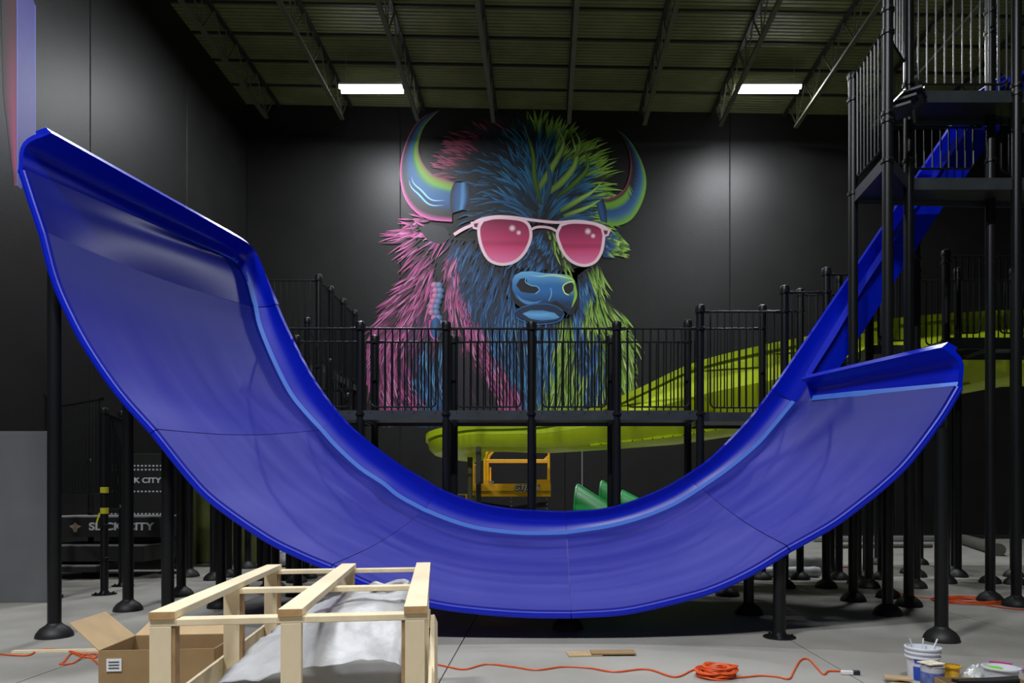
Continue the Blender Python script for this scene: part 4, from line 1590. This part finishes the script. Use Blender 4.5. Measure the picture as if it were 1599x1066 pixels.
# left mane, from the ear down
for q in [(640, 362, -1, .1), (660, 380, -.8, .6), (668, 405, -.7, .8), (655, 428, -.85, .6), (668, 440, -.5, .9), (640, 452, -.85, .55), (622, 470, -.8, .6), (650, 470, -.6, .8),
          (608, 495, -.75, .7), (635, 500, -.45, .9), (590, 525, -.4, .9), (620, 535, -.2, 1), (585, 560, -.1, 1), (610, 575, .1, 1), (600, 610, .4, .9), (640, 600, .45, .9)]:
    g(*q, PINK, PINKL, 36, 0.33)
for q in [(650, 520, -.3, 1), (660, 495, -.3, 1), (635, 560, -.1, 1), (625, 625, .3, 1)]:
    g(*q, PURP, PINK, 36, 0.4)
for q in [(665, 555, -.1, 1), (655, 590, .2, 1), (672, 600, .2, 1), (660, 635, .2, 1), (690, 560, 0, 1)]:
    g(*q, BLUE, BLUEL, 38, 0.4)
# inner pink mane beside the face
for q in [(702, 405, -.35, 1), (712, 425, -.1, 1), (700, 440, -.2, 1), (715, 460, .1, 1), (722, 485, .2, 1), (735, 510, .3, 1), (748, 540, .35, 1), (765, 570, .35, 1), (785, 600, .3, 1), (798, 625, .3, 1)]:
    g(*q, PINK, PINKL, 34, 0.3)
for q in [(715, 545, .3, 1), (735, 580, .35, 1), (752, 610, .4, 1), (700, 590, .3, 1), (705, 510, .2, 1)]:
    g(*q, lin((52, 30, 52)), lin((120, 45, 95)), 30, 0.6)
# blue cheek
for q in [(735, 385, -.5, .9), (728, 410, -.45, .9), (745, 420, -.45, .9), (765, 425, -.4, .9), (735, 445, -.3, 1), (760, 455, -.3, 1), (785, 445, -.25, 1), (745, 475, -.2, 1), (770, 485, -.15, 1), (800, 425, -.3, .9)]:
    g(*q, BLUE, lin((80, 150, 215)), 30, 0.56)
# chest
for q in [(790, 510, .05, 1), (800, 540, .1, 1), (778, 530, .15, 1), (815, 570, .15, 1), (830, 600, .05, 1), (825, 630, 0, 1), (845, 530, 0, 1), (850, 560, -.05, 1), (860, 510, 0, 1)]:
    g(*q, BLUE, BLUEL, 38, 0.4)
for q in [(880, 500, -.1, 1), (885, 530, -.15, 1), (880, 560, -.15, 1), (868, 590, -.25, 1), (855, 625, -.25, 1), (900, 590, -.2, 1), (890, 620, -.2, 1)]:
    g(*q, LIME, LIMEL, 36, 0.32)
for q in [(910, 540, .1, 1), (920, 570, .05, 1), (930, 600, 0, 1), (905, 510, .1, 1)]:
    g(*q, BLUE, BLUEL, 34, 0.35)
# right mane
for q in [(945, 470, .55, .8), (960, 490, .7, .7), (940, 500, .4, .9), (965, 520, .55, .85), (950, 540, .25, 1), (975, 550, .35, 1), (965, 580, .15, 1), (985, 590, .15, 1), (945, 620, -.05, 1), (975, 625, 0, 1)]:
    g(*q, LIME, LIMEL, 38, 0.3)
# right cheek
for q in [(925, 425, .35, 1), (935, 440, .45, .9), (922, 470, .2, 1), (915, 500, .1, 1), (930, 480, .3, 1)]:
    g(*q, LIME, LIMEL, 26, 0.15)
for q in [(908, 430, .2, 1), (906, 460, .1, 1), (903, 485, 0, 1)]:
    g(*q, BLUE, BLUEL, 26, 0.3)

GD_BODY = GD


def at_guides(gd, x, y):
    sw = 0
    dx = dy = L = dk = 0
    best, bd = None, 1e9
    for q in gd:
        d2 = (q[0] - x) ** 2 + (q[1] - y) ** 2
        w = 1 / (d2 + 30) ** 1.6
        sw += w
        dx += q[2] * w
        dy += q[3] * w
        L += q[6] * w
        dk += q[7] * w
        d2 *= RM.uniform(0.75, 1.35)
        if d2 < bd:
            best, bd = q, d2
    return dx, dy, best[4], best[5], L / sw, dk / sw



def lockv(x, y, dx, dy):
    """0..1, constant along a lock and changing across locks"""
    l = math.hypot(dx, dy) or 1
    u = (x * -dy + y * dx) / l
    w = (x * dx + y * dy) / l
    return max(0.0, min(1.0, 0.5 + 0.85 * noise.noise(V(u / 5.5, w / 26, 0.5)) + RM.uniform(-.12, .12)))


body_poly = [(623, 357), (652, 352), (690, 352), (712, 372), (722, 372), (745, 372), (758, 398), (780, 412), (806, 412), (800, 440), (803, 478), (830, 492), (888, 497), (900, 470), (902, 430),
             (915, 420), (934, 408), (940, 422), (936, 455), (950, 470), (968, 488), (978, 510), (986, 545), (990, 590), (988, 650), (590, 650), (578, 600), (570, 560), (578, 525), (592, 494),
             (604, 478), (618, 462), (634, 440), (648, 424), (655, 405), (650, 388), (634, 374)]
fur.poly(body_poly, lambda x, y: BLK, 3)
cells = []
sp = 5.2
yy = 350.0
while yy < 648:
    xx = 560.0
    while xx < 1000:
        x, y = xx + RM.uniform(-3, 3), yy + RM.uniform(-3, 3)
        if inside(body_poly, x, y):
            cells.append((x, y))
        xx += sp
    yy += sp
cells.sort(key=lambda p: -p[1] + RM.uniform(-9, 9))
for x, y in cells:
    # dark parting between the outer mane and the face
    if 682 < x < 700 and 372 < y < 500:
        continue
    if 655 < x < 690 and 350 < y < 392 and RM.random() < 0.85:
        continue
    dx, dy, body, tip, L, dk = at_guides(GD_BODY, x, y)
    a = RM.uniform(-0.10, 0.10) + 0.35 * noise.noise(V(x / 22, y / 30, 9.0))
    dx, dy = dx * math.cos(a) - dy * math.sin(a), dx * math.sin(a) + dy * math.cos(a)
    r = lockv(x, y, dx, dy)
    if r < dk:
        body, tip = mixc(BLK, body, 0.12), mixc(BLK, body, 0.35)
    elif r < dk + 0.3:
        tip = body
        body = mixc(BLK, body, 0.55)
    else:
        body = mixc(BLK, body, RM.uniform(0.55, 0.95))
        tip = mixc(body, tip, RM.uniform(0.2, 1.0))
    fur.tuft(x, y, dx, dy, min(L * RM.uniform(0.7, 1.35) * 1.05, max(6, 668 - y)), RM.uniform(2.4, 5.2), RM.uniform(-0.2, 0.2), BLK, body, tip)

# right ear
ear = [(938, 372), (952, 362), (964, 362), (976, 376), (982, 386), (968, 396), (955, 404), (942, 402), (938, 390)]
fur.poly(ear, lambda x, y: LIMED if x > 955 else BLUED, 3)
for k in range(46):
    x, y = RM.uniform(940, 968), RM.uniform(366, 398)
    c = LIME if x + y * 0.3 > 1066 else BLUE
    fur.tuft(x, y, 1, RM.uniform(-0.25, 0.75), RM.uniform(12, 22), RM.uniform(3, 5), RM.uniform(-.2, .2), BLK, mixc(BLK, c, RM.uniform(.5, 1)), c if RM.random() < .6 else LIMEL)
# left ear fringe
for k in range(30):
    x, y = RM.uniform(640, 690), RM.uniform(338, 372)
    fur.tuft(x, y, -1, RM.uniform(-0.35, 0.5), RM.uniform(14, 26), RM.uniform(3, 5.5), RM.uniform(-.25, .25), BLK, mixc(BLK, PINK, RM.uniform(.4, 1)), PINK if RM.random() < .6 else PINKL)
fur.poly([(654, 356), (672, 350), (696, 356), (704, 372), (690, 382), (668, 376)], lambda x, y: (0.02, 0.02, 0.022), 2)

# crown of the head: locks radiate from the brow
crown = [(690, 270), (692, 248), (698, 230), (712, 214), (730, 206), (752, 196), (770, 190), (786, 188), (808, 190), (830, 188), (852, 192), (872, 202), (890, 210), (908, 226), (922, 240), (932, 256),
         (938, 276), (938, 300), (930, 322), (932, 345), (880, 348), (845, 345), (800, 342), (745, 344), (736, 320), (732, 288), (712, 280)]
fur.poly(crown, lambda x, y: BLK, 3)
cells = []
yy = 186.0
while yy < 346:
    xx = 680.0
    while xx < 944:
        x, y = xx + RM.uniform(-3, 3), yy + RM.uniform(-3, 3)
        if inside(crown, x, y):
            cells.append((x, y))
        xx += 5.6
    yy += 5.6
BX, BY = 846.0, 352.0
cells.sort(key=lambda p: -math.hypot(p[0] - BX, (p[1] - BY)) + RM.uniform(-10, 10))
for x, y in cells:
    rx, ry = x - BX, y - BY
    rr = math.hypot(rx, ry)
    dx, dy = rx / rr, ry / rr
    # locks lean over to the left on the left half, to the right on the right half
    if x < 800:
        dx, dy = dx - 0.35, dy + 0.25 * (1 if y > 260 else -0.1)
    elif x > 880:
        dx, dy = dx + 0.3, dy + 0.05
    # colour zones
    edge_left = x < 700 + (268 - y) * 0.9 + 22 or (y < 203 and x < 800)
    limez = (x > 868 + max(0, (y - 250)) * 0.42 and y < 262) or x > 905 or (x > 815 and y < 225 and y < 170 + (x - 800) * 0.9)
    if limez:
        body, tip, dk, L = mixc(LIMED, LIME, RM.uniform(.25, .8)), mixc(LIME, LIMEL, RM.uniform(0, .5)), 0.2, 34
    elif edge_left:
        body, tip, dk, L = MAR, MARL, 0.5, 30
    elif x > 800 and y > 215:
        body, tip, dk, L = TEAL, lin((60, 135, 180)), 0.45, 34
    else:
        body, tip, dk, L = mixc(TEALD, TEAL, RM.uniform(0.1, .7)), mixc(TEAL, BLUE, .3), 0.66, 28
    if y > 318 and not limez:
        tip = BLUE
    r = lockv(x, y, dx, dy)
    if r < dk:
        body, tip = mixc(BLK, body, 0.10), mixc(BLK, body, 0.3)
    a = RM.uniform(-0.08, 0.08) + 0.4 * noise.noise(V(x / 26, y / 26, 3.0))
    dx, dy = dx * math.cos(a) - dy * math.sin(a), dx * math.sin(a) + dy * math.cos(a)
    side = 1 if x < 838 else -1
    fur.tuft(x, y + 8, dx, dy, L * RM.uniform(0.8, 1.35) * (1.35 - 0.6 * min(1, rr / 160)), RM.uniform(3.2, 6.8), -side * RM.uniform(0.05, 0.42), BLK, body, tip)
# broad swooping lime and teal locks
for (pts, w, c, ct) in [([(838, 300), (862, 262), (880, 225), (868, 198)], 13, LIME, LIMEL), ([(852, 305), (882, 280), (900, 250), (893, 212)], 14, LIME, LIMEL), ([(868, 310), (896, 288), (918, 262), (912, 232)], 12, LIMED, LIME),
                        ([(845, 320), (835, 280), (832, 240), (818, 196)], 11, LIMED, LIME), ([(840, 325), (822, 290), (800, 262), (770, 240)], 10, TEAL, BLUE), ([(842, 328), (810, 300), (780, 285), (745, 275)], 9, TEALD, TEAL),
                        ([(850, 322), (858, 290), (856, 262), (842, 225)], 10, TEAL, lin((70, 150, 170))), ([(875, 330), (905, 312), (925, 300), (940, 285)], 11, LIME, LIMEL), ([(880, 338), (908, 328), (926, 320), (938, 312)], 9, LIME, LIMEL),
                        ([(838, 335), (800, 318), (770, 316), (742, 322)], 8, TEAL, BLUE), ([(890, 250), (902, 238), (905, 222), (898, 206)], 8, LIME, LIMEL)]:
    fur.ribbon(pts, lambda t, w=w: w * math.sin(math.pi * min(0.98, 0.12 + 0.86 * t)) ** 0.8 * (1 - 0.6 * t), lambda t, sd, c=c, ct=ct: mixc(mixc(BLK, c, 0.25 + 0.6 * t), ct, 0.55 * t) if sd == 0 else mixc(BLK, c, 0.2 + 0.3 * t), n=16)
# thin bright hairs over the locks
for k in range(420):
    x, y = RM.uniform(580, 985), RM.uniform(380, 622)
    if not inside(body_poly, x, y) or (655 < x < 700 and 350 < y < 500):
        continue
    dx, dy, body, tip, L, dk = at_guides(GD_BODY, x, y)
    if dk > 0.5:
        continue
    fur.tuft(x, y, dx, dy, L * RM.uniform(0.6, 1.1), RM.uniform(1.2, 2.2), RM.uniform(-.15, .15), mixc(BLK, body, .4), tip, tip)
# muzzle bridge between the lenses: blue left, lime right
br = [(818, 372), (830, 362), (848, 358), (866, 362), (874, 380), (884, 402), (898, 425), (880, 424), (840, 420), (806, 420), (808, 405)]
fur.poly(br, lambda x, y: BLK, 3)
for k in range(230):
    x, y = RM.uniform(804, 900), RM.uniform(358, 424)
    if not inside(br, x, y):
        continue
    limez = x > 852 + (y - 362) * 0.42
    c = LIME if limez else BLUE
    dx, dy = (0.35, 1) if limez else (-0.75 + (x - 805) * 0.008, 0.75)
    r = RM.random()
    body = mixc(BLK, c, 0.15 if r < .4 else RM.uniform(.5, .95))
    fur.tuft(x, y, dx, dy, RM.uniform(12, 24), RM.uniform(3, 5), RM.uniform(-.2, .2), BLK, body, mixc(body, LIMEL if limez else BLUEL, 0.15 if r < .4 else .45))
fur.build('fur', mural)

# braid hanging beside the face
bp = Paint()
for k in range(9):
    y = 446 + k * 8.5
    x = 683 + 2.5 * math.sin(k * 1.1) - (k * 0.5 if k < 5 else 2.5 - (k - 5) * 1.5)
    for sx_, c in ((-4.0, PINK), (3.0, BLUE)):
        bp.poly([(x + sx_ + 6.0 * math.cos(a), y + 5.4 * math.sin(a)) for a in [q * 0.5236 for q in range(12)]],
                lambda px_, py_, c=c, x0=x + sx_, y0=y: mixc(mixc(c, (1, .9, 1), 0.25), mixc(BLK, c, .35), min(1, math.hypot(px_ - x0 + 2, py_ - y0 + 2) / 7)), 3)
bp.poly([(681 + 8.5 * math.cos(a), 513 + 17 * math.sin(a)) for a in [q * 0.3491 for q in range(18)]], lambda x, y: mixc(BLUE, BLK, min(1, abs(x - 679) / 10 + .15)), 4)
bp.ribbon([(672, 500), (671, 515), (676, 528), (684, 530)], lambda t: 2.2, lambda t, sd: PINK)
bp.build('braid', mural)

# horns
hl = Paint()
LIME_, LIME = LIME, lin((100, 152, 34))
BLUE_, BLUE = BLUE, lin((30, 82, 132))
outer = [(706, 347), (674, 344), (650, 333), (632, 309), (625, 275), (629, 240), (644, 203), (664, 182), (687, 173)]
inner = [(709, 285), (696, 281), (676, 273), (661, 256), (654, 234), (658, 212), (664, 198), (674, 186), (687, 173)]
hl.strip(outer, inner, lambda t, k: rampc([(0, PINK), (0.05, mixc(PINK, BLK, .5)), (0.12, BLK), (0.27, (0.02, 0.02, 0.025)), (0.33, BLUED), (0.5, mixc(BLUE, BLUED, .2)), (0.63, mixc(BLUE, TEAL, t)),
                                           (0.72, mixc(TEAL, LIMED, min(1, t * 1.5))), (0.82, LIME if t < .62 else mixc(LIME, TEAL, (t - .62) * 2)), (0.93, mixc(LIME, MAR, .35)), (1, MAR)], k), 30, 22)
for k, off in enumerate((0.36, 0.42, 0.48)):
    A = spline([V(*p, 0) for p in outer], 30)
    B = spline([V(*p, 0) for p in inner], 30)
    pts = [A[i].lerp(B[i], off + 0.03 * math.sin(i)) for i in range(2, 13)]
    hl.ribbon([(p.x, p.y) for p in pts], lambda t: 2.2 * math.sin(math.pi * t) + .2, lambda t, sd: BLUEL if k != 1 else BLK, n=20)
hl.strip([(706, 334), (703, 320), (704, 300), (709, 286)], [(728, 326), (733, 314), (734, 300), (731, 286)], lambda t, k: rampc([(0, BLK), (.08, BLK), (.2, BLUED), (.5, BLUE), (.62, mixc(BLUE, BLUEL, .4)), (.85, BLUED), (1, BLK)], k), 10, 12)
hl.build('horn', mural)
hr = Paint()
outer = [(945, 350), (959, 354), (984, 345), (1001, 320), (1009, 289), (1004, 259), (988, 227), (975, 212), (962, 203)]
inner = [(941, 311), (948, 311), (960, 307), (975, 295), (983, 273), (984, 249), (978, 227), (971, 214), (962, 203)]
hr.strip(outer, inner, lambda t, k: rampc([(0, LIME), (.08, LIME), (.2, mixc(TEAL, LIME, .4)), (.36, BLUE), (.55, mixc(BLUE, BLUED, .4 + .5 * t)), (.7, BLK if t > .35 else LIME), (.84, BLK if t > .35 else LIME), (.9, BLK), (.96, MAR), (1, MAR)], k), 30, 22)
for k in range(16):
    t = 0.3 + k * 0.04
    A = spline([V(*p, 0) for p in outer], 50)[int(t * 50)]
    B = spline([V(*p, 0) for p in inner], 50)[int(t * 50)]
    a, b = A.lerp(B, 0.5), A.lerp(B, 0.85)
    hr.ribbon([(a.x, a.y), ((a.x + b.x) / 2, (a.y + b.y) / 2 + 1), (b.x, b.y)], lambda t: 2.4 * (1 - t) + .2, lambda t, sd: mixc(BLUED, BLK, t), n=5)
hr.strip([(931, 318), (933, 330), (938, 346)], [(941, 311), (946, 325), (948, 349)], lambda t, k: rampc([(0, BLUED), (.4, BLUE), (.8, BLUED), (.9, BLK), (1, BLK)], k), 8, 10)
hr.build('horn', mural)
LIME, BLUE = LIME_, BLUE_

# nose and mouth
nm = Paint()
nose = [(800, 438), (804, 430), (814, 425), (830, 424), (850, 427), (870, 428), (888, 430), (897, 438), (900, 452), (900, 466), (895, 478), (889, 484), (880, 478), (868, 470), (852, 476), (836, 480), (820, 476), (806, 466), (800, 452)]
nm.poly([(x * 1.06 - 850 * 0.06, y * 1.12 - 455 * 0.12 + 6) for x, y in nose], lambda x, y: BLK, 3)
nm.poly(nose, lambda x, y: mixc(mixc(BLUE, BLUEL, max(0, min(1, (446 - y) / 22))), LIME, max(0, min(1, (x - 872) / 18)) * max(0, min(1, (446 - y) / 14)) + (0.6 if x > 893 else 0)) if y < 456 else mixc(BLUE, BLUED, min(1, (y - 456) / 18)), 8)
nm.poly([(806, 446), (812, 436), (822, 434), (821, 440), (828, 446), (838, 448), (842, 453), (836, 458), (826, 458), (814, 456)], lambda x, y: BLK, 3)
nm.ribbon([(821, 434), (821, 441), (829, 446), (839, 448), (842, 454), (836, 459)], lambda t: 1.6, lambda t, sd: BLUEL, n=20)
nm.poly([(879, 448), (884, 442), (892, 440), (896, 446), (895, 454), (889, 459), (882, 458)], lambda x, y: BLK, 3)
nm.ribbon([(896, 440), (886, 442), (879, 448), (882, 458), (888, 461)], lambda t: 1.8, lambda t, sd: LIMEL, n=16)
nm.ribbon([(824, 429), (842, 432), (862, 430), (880, 433), (896, 437)], lambda t: 3.0 * math.sin(math.pi * t) + .5, lambda t, sd: mixc(BLUEL, LIMEL, t), n=16)
nm.ribbon([(860, 450), (861, 460), (857, 470)], lambda t: 1.5, lambda t, sd: BLUEL, n=8)
nm.ribbon([(806, 460), (816, 470), (832, 474), (846, 470)], lambda t: 5 * math.sin(math.pi * t) + .4, lambda t, sd: mixc(BLUE, BLUEL, .35), n=12)
nm.ribbon([(898, 446), (899, 462), (893, 480)], lambda t: 3.4 * math.sin(math.pi * t) + .8, lambda t, sd: LIME, n=10)
lipo = [(804, 488), (816, 478), (836, 474), (860, 475), (876, 481), (882, 490), (874, 500), (850, 505), (826, 503), (812, 497)]
nm.poly(lipo, lambda x, y: mixc(BLUED, BLK, .4), 4)
nm.ribbon([(801, 489), (816, 480), (840, 475), (864, 477), (879, 486)], lambda t: 1.6, lambda t, sd: mixc(BLUE, BLUED, .3), n=16)
nm.ribbon([(806, 496), (826, 505), (852, 506), (874, 501), (881, 491)], lambda t: 1.6, lambda t, sd: BLUE, n=16)
nm.poly([(816, 490), (828, 485), (848, 485), (866, 489), (874, 496), (866, 499), (846, 501), (828, 498)], lambda x, y: mixc(BLUEL, BLUE, min(1, abs(y - 492) / 9)), 4)
nm.ribbon([(884, 496), (889, 486), (893, 480)], lambda t: 1.5, lambda t, sd: BLUED, n=6)
nm.build('muzzle', mural)

# sunglasses
gl = Paint()
FR = lin((232, 190, 204))
lensL = [(754, 345), (770, 341), (790, 341), (814, 344), (826, 353), (829, 370), (823, 388), (813, 402), (799, 411), (781, 413), (765, 407), (755, 393), (749, 374), (748, 356)]
lensR = [(876, 352), (890, 348), (910, 348), (930, 351), (942, 360), (942, 378), (938, 396), (928, 410), (912, 415), (895, 410), (882, 398), (874, 382), (870, 366)]
L0, L1, L2 = lin((120, 22, 66)), lin((205, 62, 112)), lin((232, 120, 168))


def lensc(y0, y1):
    return lambda x, y: rampc([(0, L0), (.45, mixc(L0, L1, .75)), (.56, mixc(L0, L1, .5)), (.62, L1), (1, L2)], max(0, min(1, (y - y0) / (y1 - y0))))


for ln, y0, y1, spots in ((lensL, 343, 412, ((800, 357, 6), (810, 364, 4.5))), (lensR, 350, 414, ((918, 362, 6), (926, 369, 4.5)))):
    dense = [(p.x, p.y) for p in spline([V(*p, 0) for p in ln + [ln[0]]], 48)[:-1]]
    gl.poly(dense, lensc(y0, y1), 9)
    for (x, y, r_) in spots:
        gl.poly([(x + r_ * math.cos(a), y + r_ * math.sin(a)) for a in [q * 0.3927 for q in range(16)]], lambda px_, py_, x=x, y=y, r_=r_, y0=y0, y1=y1: mixc((1, .86, .9), lensc(y0, y1)(px_, py_), min(1, math.hypot(px_ - x, py_ - y) / r_)), 4)
    gl.ribbon(ln, lambda t: 4.8, lambda t, sd: FR if sd else mixc(FR, (1, 1, 1), .35), closed=True, n=60)
gl.ribbon([(736, 351), (752, 343), (775, 339), (800, 340), (822, 343), (846, 346), (872, 348), (900, 346), (925, 349), (942, 355), (952, 362)], lambda t: 4.6, lambda t, sd: FR if sd else mixc(FR, (1, 1, 1), .3), n=60)
gl.ribbon([(827, 361), (836, 356), (848, 355), (860, 357), (870, 362)], lambda t: 4.0, lambda t, sd: FR, n=20)
for (c, sgn) in (((743, 352), 1), ((946, 363), -1)):
    gl.poly([(c[0] - 8 * sgn, c[1] - 5), (c[0] + 8 * sgn, c[1] - 6), (c[0] + 5 * sgn, c[1] + 8), (c[0] - 4 * sgn, c[1] + 6)], lambda x, y: FR, 2)
    gl.poly([(c[0] - 3 * sgn, c[1] - 2), (c[0] + 4 * sgn, c[1] - 3), (c[0] + 2 * sgn, c[1] + 4), (c[0] - 2 * sgn, c[1] + 3)], lambda x, y: lin((90, 40, 70)), 2)
gl.ribbon([(709, 367), (724, 358), (740, 351)], lambda t: 5, lambda t, sd: FR, n=10)
gl.build('sunglasses', mural)

# ---------------------------------------------------------------- neon lettering stroke painted on the left wall
ns = thing('neon_stripe', 'tall lavender and pink painted stripe on the left wall, top left corner', 'mural', (XL + 0.01, 14.6, 8))


def wall_quad(name, pts, m, dx):
    return MB().add([V(XL + dx, y, z) for y, z in pts], [tuple(range(len(pts)))]).build(name, m, ns, smooth=False, solid=0.002)


def lw_(px_, py_):
    s = (CX - px_) / (-XL)
    return (F / s, CAMZ + (CY - py_) / s)


M_lav = mat('lavender paint', lin((62, 60, 120)), 0.5, var=0.06)
M_lavl = mat('pale lavender line', lin((85, 90, 160)), 0.5)
wall_quad('lavender_band', [lw_(27, 290), lw_(33, 296), lw_(55, 222), lw_(55, 9), lw_(30, -60), lw_(26, -60)], M_lav, 0.003)
wall_quad('edge_line', [lw_(54, 222), lw_(55.5, 222), lw_(55.5, 9), lw_(54, 7)], M_lavl, 0.005)
wall_quad('edge_line', [lw_(25.5, 290), lw_(27, 290), lw_(27, -60), lw_(25.5, -60)], M_lavl, 0.005)
gp_ = MB()
gp_.c = []
ny = 24
for i in range(ny + 1):
    t = i / ny
    py_ = -60 + t * 350
    wl = 25 - (24 if py_ < 150 else max(6, 24 - (py_ - 150) * 0.14)) * (0.75 + .25 * (1 - t))
    for k in range(7):
        px_ = wl + (25.5 - wl) * k / 6
        yv, zv = lw_(px_, py_)
        gp_.v.append(V(XL + 0.003, yv, zv))
        c = mixc(lin((60, 24, 32)), lin((140, 48, 88)), max(0, min(1, (t - .3) / .6)))
        gp_.c.append(mixc((0.0125, 0.0125, 0.0118), c, min(1, k / 4) * (1 if t < .95 else .5)))
for i in range(ny):
    for k in range(6):
        q = i * 7 + k
        gp_.f.append((q, q + 1, q + 8, q + 7))
gp_.build('pink_glow_band', M_vcol, ns, smooth=False)
